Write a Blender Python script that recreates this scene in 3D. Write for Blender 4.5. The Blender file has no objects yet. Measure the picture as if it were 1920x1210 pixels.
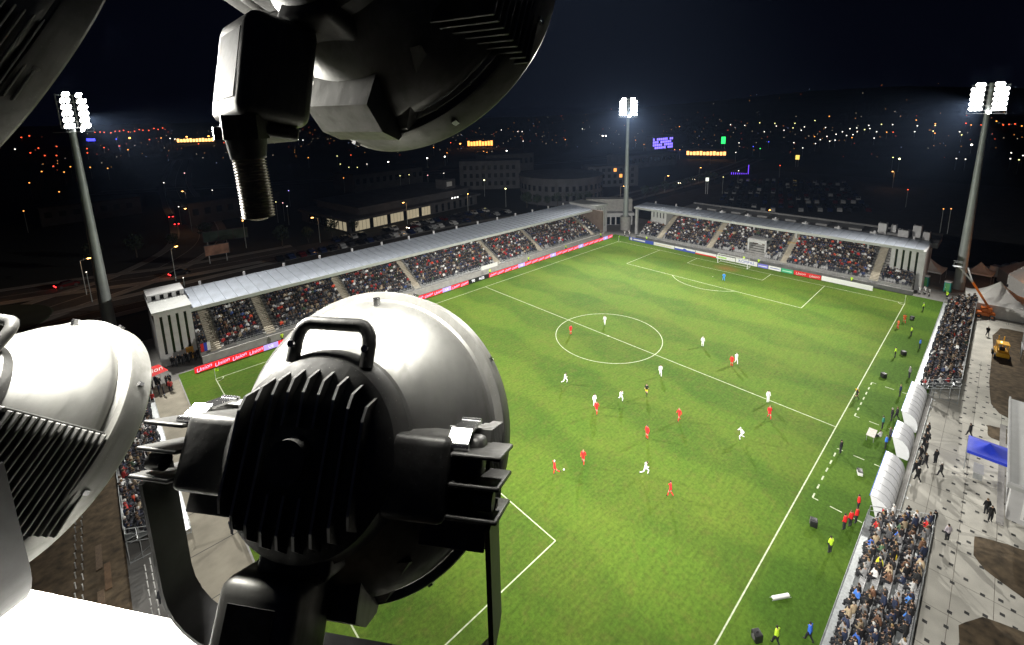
import bpy, bmesh, math, random
import numpy as np
from mathutils import Vector, Matrix
random.seed(7); rng = np.random.default_rng(7)
SC = bpy.context.scene; COL = SC.collection
R = math.radians

# ------------------------------------------------------------------ camera, sky, lights, exposure
cam = bpy.data.cameras.new('camera'); cam_o = bpy.data.objects.new('camera', cam); COL.objects.link(cam_o)
CP = Vector((-62.508, -44.379, 38.422))
yaw, pit, rol = .812, -.185, -.018
cF = Vector((math.cos(yaw)*math.cos(pit), math.sin(yaw)*math.cos(pit), math.sin(pit)))
cR0 = Vector((math.sin(yaw), -math.cos(yaw), 0)); cU0 = cR0.cross(cF)
cR = cR0*math.cos(rol)+cU0*math.sin(rol); cU = cU0*math.cos(rol)-cR0*math.sin(rol)
M = Matrix((cR, cU, -cF)).transposed().to_4x4(); M.translation = CP
cam_o.matrix_world = M
cam.sensor_width = 36; cam.lens = 864.88/1920*36
cam.shift_x = -17.35/1920; cam.shift_y = -227.5/1920
cam.clip_start = .05; cam.clip_end = 9000
SC.camera = cam_o

W = bpy.data.worlds.new('World'); SC.world = W; W.use_nodes = True
nt = W.node_tree; bg = nt.nodes['Background']
sky = nt.nodes.new('ShaderNodeTexSky'); sky.sky_type = 'NISHITA'; sky.sun_disc = False
sky.sun_elevation = R(-6); sky.sun_rotation = R(200); sky.altitude = 300
air = nt.nodes.new('ShaderNodeMix'); air.data_type = 'RGBA'; air.blend_type = 'ADD'; air.inputs[0].default_value = 1   # twilight sky plus a faint navy night glow
nt.links.new(sky.outputs[0], air.inputs[6]); air.inputs[7].default_value = (.011, .015, .042, 1)
nt.links.new(air.outputs[2], bg.inputs[0]); bg.inputs[1].default_value = .08

SC.view_settings.view_transform = 'Standard'; SC.view_settings.look = 'None'
SC.view_settings.exposure = 0; SC.view_settings.gamma = 1
SC.cycles.use_denoising = True; SC.cycles.denoiser = 'OPENIMAGEDENOISE'
SC.cycles.max_bounces = 5; SC.cycles.diffuse_bounces = 2; SC.cycles.glossy_bounces = 3
SC.cycles.transmission_bounces = 4; SC.cycles.volume_bounces = 0
SC.cycles.sample_clamp_indirect = 4; SC.cycles.caustics_reflective = False; SC.cycles.caustics_refractive = False

# floodlight masts: the lamps of each head light the pitch (one long-throw and one short-throw beam per head)
MASTS = {'far_left': (66, 40.7), 'far_right': (69.85, -40.78), 'near_left': (-63, 56.5)}
def spot(name, loc, target, power, cone, blend=.5, radius=.35, col=(1, .97, .90)):
    l = bpy.data.lights.new(name, 'SPOT'); l.energy = power; l.spot_size = R(cone); l.spot_blend = blend
    l.shadow_soft_size = radius; l.color = col
    o = bpy.data.objects.new(name, l); COL.objects.link(o); o.location = loc
    o.rotation_euler = (Vector(target)-Vector(loc)).to_track_quat('-Z', 'Y').to_euler()
    return o
KP = 2.0
for n, (mx, my) in MASTS.items():
    sx, sy = (1 if mx > 0 else -1), (1 if my > 0 else -1)
    d = Vector((-mx, -my, 0)).normalized()
    hd = Vector((mx, my, 39.5))+d*2.2
    spot('floodlight_beam', hd, (-sx*8, -sy*6, 0), KP*165000, 70, .9)
    spot('floodlight_beam', hd+Vector((0, 0, -.6)), (sx*30, sy*18, 0), KP*62000, 94, .8)
own = Vector((-61.0, -43.0, 40.6))
spot('floodlight_beam', own, (6, 6, 0), KP*185000, 72, .9)
spot('floodlight_beam', own+Vector((0, 0, -.3)), (-28, -16, 0), KP*40000, 104, .8)

# ------------------------------------------------------------------ helpers
MATS = {}
def nodes_of(name):
    m = bpy.data.materials.new(name); m.use_nodes = True; return m, m.node_tree, m.node_tree.nodes['Principled BSDF']
def pm(name, col, rough=.6, metal=0., var=.18, scale=6., bump=0., coords='Object', detail=4, objcol=False, spec=None):
    if name in MATS: return MATS[name]
    m, t, b = nodes_of(name)
    tc = t.nodes.new('ShaderNodeTexCoord'); nz = t.nodes.new('ShaderNodeTexNoise')
    nz.inputs['Scale'].default_value = scale; nz.inputs['Detail'].default_value = detail
    t.links.new(tc.outputs[coords], nz.inputs['Vector'])
    hs = t.nodes.new('ShaderNodeHueSaturation'); hs.inputs['Color'].default_value = (*col, 1)
    if objcol:
        oi = t.nodes.new('ShaderNodeObjectInfo'); t.links.new(oi.outputs['Color'], hs.inputs['Color'])
    mr = t.nodes.new('ShaderNodeMapRange'); mr.inputs[1].default_value = .3; mr.inputs[2].default_value = .7
    mr.inputs[3].default_value = 1-var; mr.inputs[4].default_value = 1+var
    t.links.new(nz.outputs[0], mr.inputs[0]); t.links.new(mr.outputs[0], hs.inputs['Value'])
    t.links.new(hs.outputs[0], b.inputs['Base Color'])
    b.inputs['Roughness'].default_value = rough; b.inputs['Metallic'].default_value = metal
    if spec is not None: b.inputs['Specular IOR Level'].default_value = spec
    if bump:
        bp = t.nodes.new('ShaderNodeBump'); bp.inputs['Strength'].default_value = bump; bp.inputs['Distance'].default_value = .02
        t.links.new(nz.outputs[0], bp.inputs['Height']); t.links.new(bp.outputs[0], b.inputs['Normal'])
    MATS[name] = m; return m
def em(name, col, strength=1., sample='NONE'):
    if name in MATS: return MATS[name]
    m, t, b = nodes_of(name)
    b.inputs['Base Color'].default_value = (*[c*.4 for c in col], 1)
    b.inputs['Emission Color'].default_value = (*col, 1); b.inputs['Emission Strength'].default_value = strength
    b.inputs['Roughness'].default_value = .5
    m.cycles.emission_sampling = sample
    MATS[name] = m; return m

class MB:
    def __init__(s): s.v = []; s.f = []; s.m = []
    def add(s, vs, fs, m=0):
        o = len(s.v); s.v += [tuple(x) for x in vs]; s.f += [tuple(i+o for i in f) for f in fs]; s.m += [m]*len(fs); return s
    def box(s, c, d, m=0, rot=None):
        x, y, z = [k/2 for k in d]
        vs = [Vector(p) for p in ((-x,-y,-z),(x,-y,-z),(x,y,-z),(-x,y,-z),(-x,-y,z),(x,-y,z),(x,y,z),(-x,y,z))]
        if rot is not None: vs = [rot @ p for p in vs]
        c = Vector(c)
        return s.add([p+c for p in vs], [(0,3,2,1),(4,5,6,7),(0,1,5,4),(1,2,6,5),(2,3,7,6),(3,0,4,7)], m)
    def b2(s, lo, hi, m=0):
        return s.box([(a+b)/2 for a, b in zip(lo, hi)], [b-a for a, b in zip(lo, hi)], m)
    def cbox(s, lo, hi, ch, m=0):            # box with every edge chamfered by ch
        X = (lo[0], hi[0]); Y = (lo[1], hi[1]); Z = (lo[2], hi[2])
        bm = bmesh.new()
        vs = [bm.verts.new((X[i], Y[j], Z[k])) for i in (0,1) for j in (0,1) for k in (0,1)]
        for q in ((0,1,3,2),(4,6,7,5),(0,4,5,1),(2,3,7,6),(0,2,6,4),(1,5,7,3)): bm.faces.new([vs[i] for i in q])
        bmesh.ops.bevel(bm, geom=list(bm.edges), offset=ch, segments=3, profile=.5, affect='EDGES')
        bm.verts.index_update(); s.add([v.co for v in bm.verts], [[v.index for v in f.verts] for f in bm.faces], m); bm.free(); return s
    def cyl(s, p0, p1, r0, r1=None, n=10, m=0, caps=True):
        r1 = r0 if r1 is None else r1
        p0 = Vector(p0); p1 = Vector(p1); d = (p1-p0).normalized()
        a = d.orthogonal().normalized(); b = d.cross(a)
        ring = lambda p, r: [p+(a*math.cos(2*math.pi*i/n)+b*math.sin(2*math.pi*i/n))*r for i in range(n)]
        vs = ring(p0, r0)+ring(p1, r1); fs = [(i, (i+1) % n, n+(i+1) % n, n+i) for i in range(n)]
        if caps: fs += [tuple(range(n-1, -1, -1)), tuple(range(n, 2*n))]
        return s.add(vs, fs, m)
    def tube(s, path, r, n=8, m=0, squash=None):
        P = [Vector(p) for p in path]; vs = []; fs = []
        t0 = (P[1]-P[0]).normalized(); a = t0.orthogonal().normalized()
        rr = r if isinstance(r, (list, tuple)) else [r]*len(P)
        for k, p in enumerate(P):
            t = ((P[min(k+1, len(P)-1)]-P[max(k-1, 0)])).normalized()
            a = (a-t*a.dot(t)).normalized(); b = t.cross(a)
            vs += [p+(a*math.cos(2*math.pi*i/n)+b*math.sin(2*math.pi*i/n))*rr[k] for i in range(n)]
        for k in range(len(P)-1):
            fs += [(k*n+i, k*n+(i+1) % n, (k+1)*n+(i+1) % n, (k+1)*n+i) for i in range(n)]
        fs += [tuple(range(n-1, -1, -1)), tuple(range((len(P)-1)*n, len(P)*n))]
        return s.add(vs, fs, m)
    def lathe_x(s, prof, n=64, m=0, close=False):      # profile of (x, r) turned about the x axis
        vs = []; fs = []
        for x, r in prof: vs += [(x, r*math.cos(2*math.pi*i/n), r*math.sin(2*math.pi*i/n)) for i in range(n)]
        for k in range(len(prof)-1): fs += [(k*n+i, (k+1)*n+i, (k+1)*n+(i+1) % n, k*n+(i+1) % n) for i in range(n)]
        return s.add(vs, fs, m)
    def prism(s, poly, lo, hi, axis, m=0):             # polygon in the two other axes, extruded along axis
        def P(a, b, c): return {'x': (c, a, b), 'y': (a, c, b), 'z': (a, b, c)}[axis]
        n = len(poly); vs = [P(a, b, lo) for a, b in poly]+[P(a, b, hi) for a, b in poly]
        fs = [(i, (i+1) % n, n+(i+1) % n, n+i) for i in range(n)]+[tuple(range(n-1, -1, -1)), tuple(range(n, 2*n))]
        return s.add(vs, fs, m)
    def mesh(s, name, mats, smooth=False, angle=None):
        me = bpy.data.meshes.new(name); me.from_pydata([tuple(v) for v in s.v], [], s.f)
        for mt in (mats if isinstance(mats, (list, tuple)) else [mats]): me.materials.append(mt)
        me.polygons.foreach_set('material_index', s.m)
        bm = bmesh.new(); bm.from_mesh(me); bmesh.ops.recalc_face_normals(bm, faces=bm.faces); bm.to_mesh(me); bm.free()
        if smooth:
            me.polygons.foreach_set('use_smooth', [True]*len(me.polygons))
            me.set_sharp_from_angle(angle=R(angle or 35))
        me.update(); return me
    def build(s, name, mats, parent=None, smooth=False, angle=None, loc=None, rot=None):
        return link(name, s.mesh(name, mats, smooth, angle), parent, loc, rot)
def link(name, data, parent=None, loc=None, rot=None):
    o = bpy.data.objects.new(name, data); COL.objects.link(o); o.parent = parent
    if loc is not None: o.location = loc
    if rot is not None: o.rotation_euler = rot if not isinstance(rot, (int, float)) else (0, 0, rot)
    return o
def empty(name, loc=(0, 0, 0), rz=0):
    return link(name, None, None, loc, rz)
def tag(o, label=None, cat=None, group=None, kind=None):
    if label: o['label'] = label
    if cat: o['category'] = cat
    if group: o['group'] = group
    if kind: o['kind'] = kind
    return o
TXT = {}
def text(name, body, size, mat_, parent, loc, rot, align='CENTER', shear=0, ext=.004, sx=1):
    key = (body, size, mat_.name, shear)
    if key not in TXT:
        c = bpy.data.curves.new(name, 'FONT'); c.body = body; c.size = size; c.align_x = align; c.align_y = 'CENTER'
        c.shear = shear; c.extrude = ext; c.resolution_u = 3
        t_ = bpy.data.objects.new(name, c); COL.objects.link(t_)
        me = bpy.data.meshes.new_from_object(t_.evaluated_get(bpy.context.evaluated_depsgraph_get())); bpy.data.objects.remove(t_)
        me.materials.clear(); me.materials.append(mat_); TXT[key] = me
    o = link(name, TXT[key], parent, loc, rot); o.scale.x = sx; return o

# ------------------------------------------------------------------ materials
m_lamp = pm('floodlight grey coat', (.21, .21, .195), .42, .45, .13, 22, .05, detail=9)
def weather(m, speck=.55, amount=.5):          # dust specks, run marks and uneven gloss on the coated castings
    t = m.node_tree; b = t.nodes['Principled BSDF']; tc = t.nodes.new('ShaderNodeTexCoord'); src = b.inputs['Base Color'].links[0].from_socket
    mp = t.nodes.new('ShaderNodeMapping'); mp.inputs['Scale'].default_value = (60, 60, 7); t.links.new(tc.outputs['Object'], mp.inputs[0])
    n1 = t.nodes.new('ShaderNodeTexNoise'); n1.inputs['Scale'].default_value = 1; n1.inputs['Detail'].default_value = 6; t.links.new(mp.outputs[0], n1.inputs['Vector'])
    n2 = t.nodes.new('ShaderNodeTexNoise'); n2.inputs['Scale'].default_value = 240; n2.inputs['Detail'].default_value = 3; t.links.new(tc.outputs['Object'], n2.inputs['Vector'])
    r1 = t.nodes.new('ShaderNodeMapRange'); r1.inputs[1].default_value = .48; r1.inputs[2].default_value = .75; r1.inputs[4].default_value = amount; t.links.new(n1.outputs[0], r1.inputs[0])
    r2 = t.nodes.new('ShaderNodeMapRange'); r2.inputs[1].default_value = .66; r2.inputs[2].default_value = .72; r2.inputs[4].default_value = speck; t.links.new(n2.outputs[0], r2.inputs[0])
    m1 = t.nodes.new('ShaderNodeMix'); m1.data_type = 'RGBA'; t.links.new(r1.outputs[0], m1.inputs[0]); t.links.new(src, m1.inputs[6]); m1.inputs[7].default_value = (.10, .095, .08, 1)
    m2 = t.nodes.new('ShaderNodeMix'); m2.data_type = 'RGBA'; t.links.new(r2.outputs[0], m2.inputs[0]); t.links.new(m1.outputs[2], m2.inputs[6]); m2.inputs[7].default_value = (.42, .40, .36, 1)
    t.links.new(m2.outputs[2], b.inputs['Base Color'])
    r3 = t.nodes.new('ShaderNodeMapRange'); r3.inputs[3].default_value = .28; r3.inputs[4].default_value = .62; t.links.new(n1.outputs[0], r3.inputs[0]); t.links.new(r3.outputs[0], b.inputs['Roughness'])
weather(m_lamp, .35, .45)
m_bowl = pm('spun aluminium reflector', (.27, .27, .255), .34, .8, .10, 18, .03, detail=9)
weather(m_bowl, .3, .35)
m_yoke = pm('black yoke coat', (.030, .030, .031), .45, .1, .2, 30, .05)
m_lampcast = pm('floodlight dark casting', (.13, .13, .125), .36, .4, .14, 40, .06, detail=8)
weather(m_lampcast, .5, .4)
m_edge = pm('worn highlight edge', (.55, .55, .54), .3, .6, .2, 40)  # pale fin edges: edge highlights put into the colour, along with some wear
m_steel = pm('brushed latch steel', (.55, .55, .56), .25, 1, .1, 60)
m_galv = pm('galvanised steel', (.42, .44, .45), .45, .6, .15, 5)
m_mast = pm('mast paint', (.36, .39, .38), .5, .2, .12, .6)
m_conc = pm('concrete', (.36, .35, .33), .85, 0, .14, 1.3, .2)
m_concd = pm('dark concrete', (.13, .13, .13), .85, 0, .2, .8, .2)
m_wall = pm('pale render', (.50, .50, .50), .8, 0, .08, 1.1)
m_white = pm('white paint', (.78, .78, .76), .5, 0, .06, 3)
m_roof = pm('metal roof sheet', (.44, .48, .55), .45, .3, .14, .35, detail=8)
m_glassd = pm('dark window', (.015, .018, .02), .12, 0, .2, 1)
m_black = pm('black plastic', (.012, .012, .013), .5, 0, .2, 20)
m_asph = pm('asphalt', (.030, .030, .031), .85, 0, .3, .35, .2)
m_soil = pm('bare soil', (.100, .072, .042), .95, 0, .55, 1.4, .9, detail=12)
m_kerb = pm('kerb stone', (.30, .29, .28), .85, 0, .15, 2)
m_timber = pm('timber', (.15, .10, .06), .8, 0, .25, 8)
m_plastic_w = pm('white seat plastic', (.62, .62, .62), .45, 0, .08, 9)
# ------------------------------------------------------------------ ground, pitch, paving
def plane(name, x0, x1, y0, y1, z, mt, parent=None, kind=None):
    o = MB().add([(x0, y0, z), (x1, y0, z), (x1, y1, z), (x0, y1, z)], [(0, 1, 2, 3)]).build(name, mt, parent)
    if kind: tag(o, kind=kind)
    return o
m_land = pm('dark open land', (.012, .014, .011), .95, 0, .5, .012, 0, detail=8)
def hill_z(x, y):
    d = math.hypot(x-CP.x, y-CP.y); az = math.atan2(y-CP.y, x-CP.x)
    s = lambda a, b, t: (lambda k: k*k*(3-2*k))(min(1, max(0, (t-a)/(b-a))))
    return 150*s(900, 3200, d)*s(.80, .45, az)*(.8+.2*math.sin(az*9))
vs = []; fs = []; NA, ND = 48, 26
rad = [0.1]+[60*1.24**k for k in range(ND-1)]
for i in range(NA):
    az = -math.pi+2*math.pi*i/NA
    for r_ in rad:
        x, y = CP.x+r_*math.cos(az), CP.y+r_*math.sin(az); vs.append((x, y, hill_z(x, y)-.12))
for i in range(NA):
    for k in range(ND-1):
        a, b = i*ND+k, ((i+1) % NA)*ND+k; fs.append((a, a+1, b+1, b))
tag(MB().add(vs, fs).build('ground', m_land), kind='structure')

# pitch turf
mt, t, b = nodes_of('pitch turf')
N = t.nodes.new; Lk = t.links.new
tc = N('ShaderNodeTexCoord'); sp = N('ShaderNodeSeparateXYZ'); Lk(tc.outputs['Object'], sp.inputs[0])
def math_(op, a, bb=None):
    n = N('ShaderNodeMath'); n.operation = op
    for i, q in enumerate((a, bb)):
        if q is None: continue
        if isinstance(q, (int, float)): n.inputs[i].default_value = q
        else: Lk(q, n.inputs[i])
    return n.outputs[0]
def noise(scale, detail=4, rough=.55, stretch=None):
    n = N('ShaderNodeTexNoise'); n.inputs['Scale'].default_value = scale; n.inputs['Detail'].default_value = detail; n.inputs['Roughness'].default_value = rough
    if stretch:
        mp = N('ShaderNodeMapping'); mp.inputs['Scale'].default_value = stretch; mp.inputs['Rotation'].default_value = (0, 0, R(28)); Lk(tc.outputs['Object'], mp.inputs[0]); Lk(mp.outputs[0], n.inputs['Vector'])
    else: Lk(tc.outputs['Object'], n.inputs['Vector'])
    return n.outputs[0]
def ramp(f, a, bb):
    n = N('ShaderNodeMapRange'); n.inputs[1].default_value = a; n.inputs[2].default_value = bb; Lk(f, n.inputs[0]); return n.outputs[0]
def mix(f, a, bb):
    n = N('ShaderNodeMix'); n.data_type = 'RGBA'
    Lk(f, n.inputs[0]) if not isinstance(f, float) else n.inputs[0].__setattr__('default_value', f)
    for i, q in ((6, a), (7, bb)):
        if isinstance(q, tuple): n.inputs[i].default_value = (*q, 1)
        else: Lk(q, n.inputs[i])
    return n.outputs[2]
G1, G2, GY, GB = (.050, .106, .010), (.072, .136, .013), (.120, .150, .020), (.115, .090, .028)
sx_ = math_('SINE', math_('MULTIPLY', sp.outputs[0], math.pi/5.83)); sy_ = math_('SINE', math_('MULTIPLY', sp.outputs[1], math.pi/8.5))
band = ramp(math_('ADD', math_('MULTIPLY', sx_, 3.), math_('MULTIPLY', sy_, 1.6)), -1., 1.)
col = mix(band, G1, G2)
inpitch = ramp(math_('SUBTRACT', 34.6, math_('ABSOLUTE', sp.outputs[1])), -.3, .6)
col = mix(math_('MULTIPLY', math_('MULTIPLY', ramp(noise(.11, 8, .68), .38, .74), .60), inpitch), col, GY)
col = mix(math_('MULTIPLY', math_('MULTIPLY', ramp(noise(.9, 9, .72), .50, .74), .46), inpitch), col, GB)
col = mix(math_('MULTIPLY', ramp(noise(.35, 8, .7, (.25, 3.2, 1)), .50, .74), .22), col, (.032, .072, .010))
gm = math_('SQRT', math_('ADD', math_('POWER', math_('SUBTRACT', sp.outputs[0], 49.6), 2.), math_('POWER', math_('MULTIPLY', math_('SUBTRACT', sp.outputs[1], .2), .8), 2.)))
col = mix(math_('MULTIPLY', ramp(math_('ADD', gm, math_('MULTIPLY', noise(.8), 2.5)), 4.2, 1.6), .8), col, (.19, .11, .035))
fine = N('ShaderNodeHueSaturation'); Lk(col, fine.inputs['Color']); Lk(math_('ADD', -.02, math_('ADD', math_('MULTIPLY', noise(2.9, 6, .68), 1.45), math_('MULTIPLY', noise(.9, 6, .6, (.5, 4.5, 1)), .6))), fine.inputs['Value'])
Lk(fine.outputs[0], b.inputs['Base Color']); b.inputs['Roughness'].default_value = .9; b.inputs['Specular IOR Level'].default_value = .15
bp = N('ShaderNodeBump'); bp.inputs['Strength'].default_value = .7; bp.inputs['Distance'].default_value = .05; Lk(noise(2.4, 10, .75), bp.inputs['Height']); Lk(bp.outputs[0], b.inputs['Normal'])
pitch = plane('pitch', -56.4, 58.6, -41.0, 39.6, 0, mt, kind='structure')

m_line = pm('line paint', (.46, .52, .34), .8, 0, .3, 2.5)
LW = .115; LZ = .005
def line(name, x0, y0, x1, y1, w=LW, z=LZ):
    d = Vector((x1-x0, y1-y0, 0)).normalized(); n = Vector((-d.y, d.x, 0))*w/2
    p, q = Vector((x0, y0, z)), Vector((x1, y1, z))
    return MB().add([p+n, q+n, q-n, p-n], [(0, 1, 2, 3)]).build(name, m_line, pitch)
def arc(name, cx, cy, r, a0, a1, n=64, w=LW, z=LZ+.003):
    vs = []; fs = []
    for i in range(n+1):
        a = a0+(a1-a0)*i/n
        vs += [(cx+(r-w/2)*math.cos(a), cy+(r-w/2)*math.sin(a), z), (cx+(r+w/2)*math.cos(a), cy+(r+w/2)*math.sin(a), z)]
    fs = [(2*i, 2*i+1, 2*i+3, 2*i+2) for i in range(n)]
    return MB().add(vs, fs).build(name, m_line, pitch)
for s in (1, -1):
    line('touch_line', -52.5, s*34, 52.5, s*34)
    line('goal_line', s*52.5, -34, s*52.5, 34, z=LZ+.002)
    line('penalty_area_line', s*36, -20.16, s*36, 20.16, z=LZ+.004)
    line('goal_area_line', s*47, -9.16, s*47, 9.16, z=LZ+.004)
    for q in (1, -1):
        line('penalty_area_side', s*36, q*20.16, s*52.5, q*20.16, z=LZ+.006)
        line('goal_area_side', s*47, q*9.16, s*52.5, q*9.16, z=LZ+.006)
        a = math.atan2(-q, -s); arc('corner_arc', s*52.5, q*34, 1, a-math.pi/4, a+math.pi/4, 12)
    ph = math.acos(5.5/9.15); c0 = math.pi if s > 0 else 0
    arc('penalty_arc', s*41.5, 0, 9.15, c0-ph, c0+ph, 32)
    arc('penalty_spot', s*41.5, 0, .06, 0, 2*math.pi, 12, .12)
line('halfway_line', 0, -34, 0, 34, z=LZ+.004)
arc('centre_circle', 0, 0, 9.15, 0, 2*math.pi, 96); arc('centre_spot', 0, 0, .09, 0, 2*math.pi, 12, .18)
# technical area dashes in front of the dugouts
for x0, x1 in ((4.1, 14.6), (-14.0, -4.2)):
    k = x0
    while k < x1:
        line('technical_area_dash', k, -35.1, min(k+.75, x1), -35.1, .14); k += 1.62
    for xx in (x0, x1):
        line('technical_area_dash', xx, -36.6, xx, -37.6, .12); line('technical_area_dash', xx, -35.1, xx, -35.6, .12, LZ+.003); line('technical_area_dash', xx, -38.5, xx, -39.2, .12)

# hard surfaces
m_track = pm('grey track paving', (.19, .185, .175), .88, 0, .16, .5, .15)
m_slab = pm('pale paving', (.58, .56, .50), .86, 0, .20, .42, .2, detail=8)
m_slabd = pm('dark paving stone', (.055, .055, .055), .85, 0, .25, 3)
plane('stadium_apron', -64.6, 84, -46, 58, -.05, m_track, kind='structure')
pave = plane('pavement', -40, 62, -62, -41.3, -.03, m_slab, kind='structure')
pave2 = plane('pavement', -61.6, -56.4, -30, 38, -.03, pm('stained pale paving', (.29, .265, .21), .88, 0, .22, .5, .2, detail=8), kind='structure')
for yy in (-22, -16, -10, -4.0, 1.6, 7.2, 12.8, 18.4): MB().b2((-61.4, yy, -.028), (-56.6, yy+.07, -.024)).build('paving_joint', m_slabd, pave2)
kb = MB().b2((-40, -41.42, -.05), (16, -41.26, .09)).build('kerb', m_kerb); tag(kb, kind='structure')
kb = MB().b2((-56.55, -30, -.05), (-56.4, 38, .06)).build('kerb', m_kerb); tag(kb, kind='structure')
sq = MB().b2((-.145, -.145, 0), (.145, .145, .008)).mesh('paving_square', m_slabd)
cnt = 0
for i in range(-16, 22):
    for j in range(8):
        x = i*1.62+(j % 2)*.8+random.uniform(-.22, .22); y = -44.6-j*.92+random.uniform(-.2, .2)
        if x < -30 or x > 33 or cnt > 290 or random.random() < .12: continue
        link('paving_square', sq, pave, (x, y, -.027)); cnt += 1
for i in range(16): MB().b2((-.02, 0, -.028), (.02, 20.5, -.0255)).build('paving_joint', pm('joint sand', (.22, .20, .17), .9), pave, loc=(-27+i*3.9, -61.9, 0))
for i in range(4): MB().b2((-32, -.02, -.028), (33, .02, -.0258)).build('paving_joint', pm('joint sand', (.22, .20, .17), .9), pave, loc=(0, -43.2-i*2.4, 0))
# soil beds along the paving (rounded outlines)
def bed(name, pts, z=-.02, mt=m_soil):
    # rounded polygon, slightly mounded
    P = [Vector((*p, 0)) for p in pts]; c = sum(P, Vector())/len(P); out = []
    n = len(P)
    for i in range(n):
        a, q, bb = P[i-1], P[i], P[(i+1) % n]
        for t_ in (0, .25, .5, .75, 1):
            p0 = q.lerp(a, .28); p1 = q.lerp(bb, .28); out.append((p0.lerp(q, t_)).lerp(q.lerp(p1, t_), t_))
    out = [p+Vector((random.uniform(-.14, .14), random.uniform(-.14, .14), 0)) for p in out]; k = len(out); vs = []
    for s, h in ((1, 0), (.9, .05), (.6, .12)): vs += [(c.x+(p.x-c.x)*s, c.y+(p.y-c.y)*s, z+h+random.uniform(-.015, .015)*(s < 1)) for p in out]
    vs.append((c.x, c.y, z+.16)); fs = []
    for r_ in range(2): fs += [(r_*k+i, r_*k+(i+1) % k, (r_+1)*k+(i+1) % k, (r_+1)*k+i) for i in range(k)]
    fs += [(2*k+i, 2*k+(i+1) % k, 3*k) for i in range(k)]
    return MB().add(vs, fs).build(name, mt, smooth=True)
for pts in ([(17, -46.7), (16.5, -53), (51, -53), (51, -46.5)], [(13.6, -46.7), (14.5, -52.5), (10.2, -52.5), (10.4, -46.9)],
            [(-8.0, -46.5), (-6.3, -54), (-15.0, -54), (-12.2, -46.8)], [(-17.8, -46.3), (-15.5, -54), (-27, -54), (-24.5, -46.4)]):
    tag(bed('soil_bed', pts), kind='structure')
tag(MB().add([(-140, -70, -.06), (-64.6, -70, -.06), (-64.6, 42, -.06), (-140, 42, -.06)], [(0, 1, 2, 3)]).build('field', m_soil), kind='structure')

# roads of the city beyond the stands
m_road = pm('road surface', (.045, .043, .042), .8, 0, .25, .3)
m_rline = pm('road line', (.35, .34, .31), .8, 0, .2, 2)
def road(name, pts, w, z, kerb=True):
    P = [Vector((*p, 0)) for p in pts]; Q = []
    for i in range(len(P)-1):                     # Catmull-Rom
        p0, p1, p2, p3 = P[max(i-1, 0)], P[i], P[i+1], P[min(i+2, len(P)-1)]
        for k in range(10):
            t_ = k/10; Q.append(.5*((2*p1)+(p2-p0)*t_+(2*p0-5*p1+4*p2-p3)*t_*t_+(3*p1-p0-3*p2+p3)*t_**3))
    Q.append(P[-1])
    def strip(off0, off1, zz, hh=0):
        vs = []; fs = []
        for i, q in enumerate(Q):
            d = (Q[min(i+1, len(Q)-1)]-Q[max(i-1, 0)]).normalized(); n = Vector((-d.y, d.x, 0))
            vs += [(*(q+n*off0).xy, zz), (*(q+n*off1).xy, zz)]
        fs = [(2*i, 2*i+1, 2*i+3, 2*i+2) for i in range(len(Q)-1)]
        return MB().add(vs, fs)
    o = strip(-w/2, w/2, z).build(name, m_road); tag(o, kind='structure')
    for s in (-1, 1):
        strip(s*w/2, s*(w/2+.5), z+.1).build('kerb', m_kerb, o)
        strip(s*(w/2+.6), s*(w/2+2.6), z+.08).build('footway', m_track, o)
    strip(-.1, .1, z+.006).build('centre_line', m_rline, o)
    return o, Q
road('road', [(-90, 78), (-72, 92), (-55, 104), (-40, 130), (-34, 170), (-30, 230), (-20, 330), (10, 520)], 11, .02)
road('road', [(-130, 66), (-95, 72), (-74, 80), (-52, 82), (-20, 84), (30, 82), (70, 76), (120, 74), (210, 78), (330, 95)], 9, .05)
road('road', [(-140, 120), (-100, 112), (-70, 106), (-50, 100), (-20, 98)], 9, .09)
road('road', [(-60, 300), (20, 260), (120, 230), (260, 200), (420, 180)], 10, .05)
rb = MB().cyl((-84, 88, -.05), (-84, 88, .25), 13, 12.6, 40).build('traffic_island', pm('dark turf', (.010, .020, .008), .95, 0, .3, .3)); tag(rb, kind='structure')
plane('car_park', 96, 260, -60, 62, .012, m_asph, kind='structure')
plane('car_park', -30, 62, 86.5, 102, .03, m_asph, kind='structure')
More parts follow.
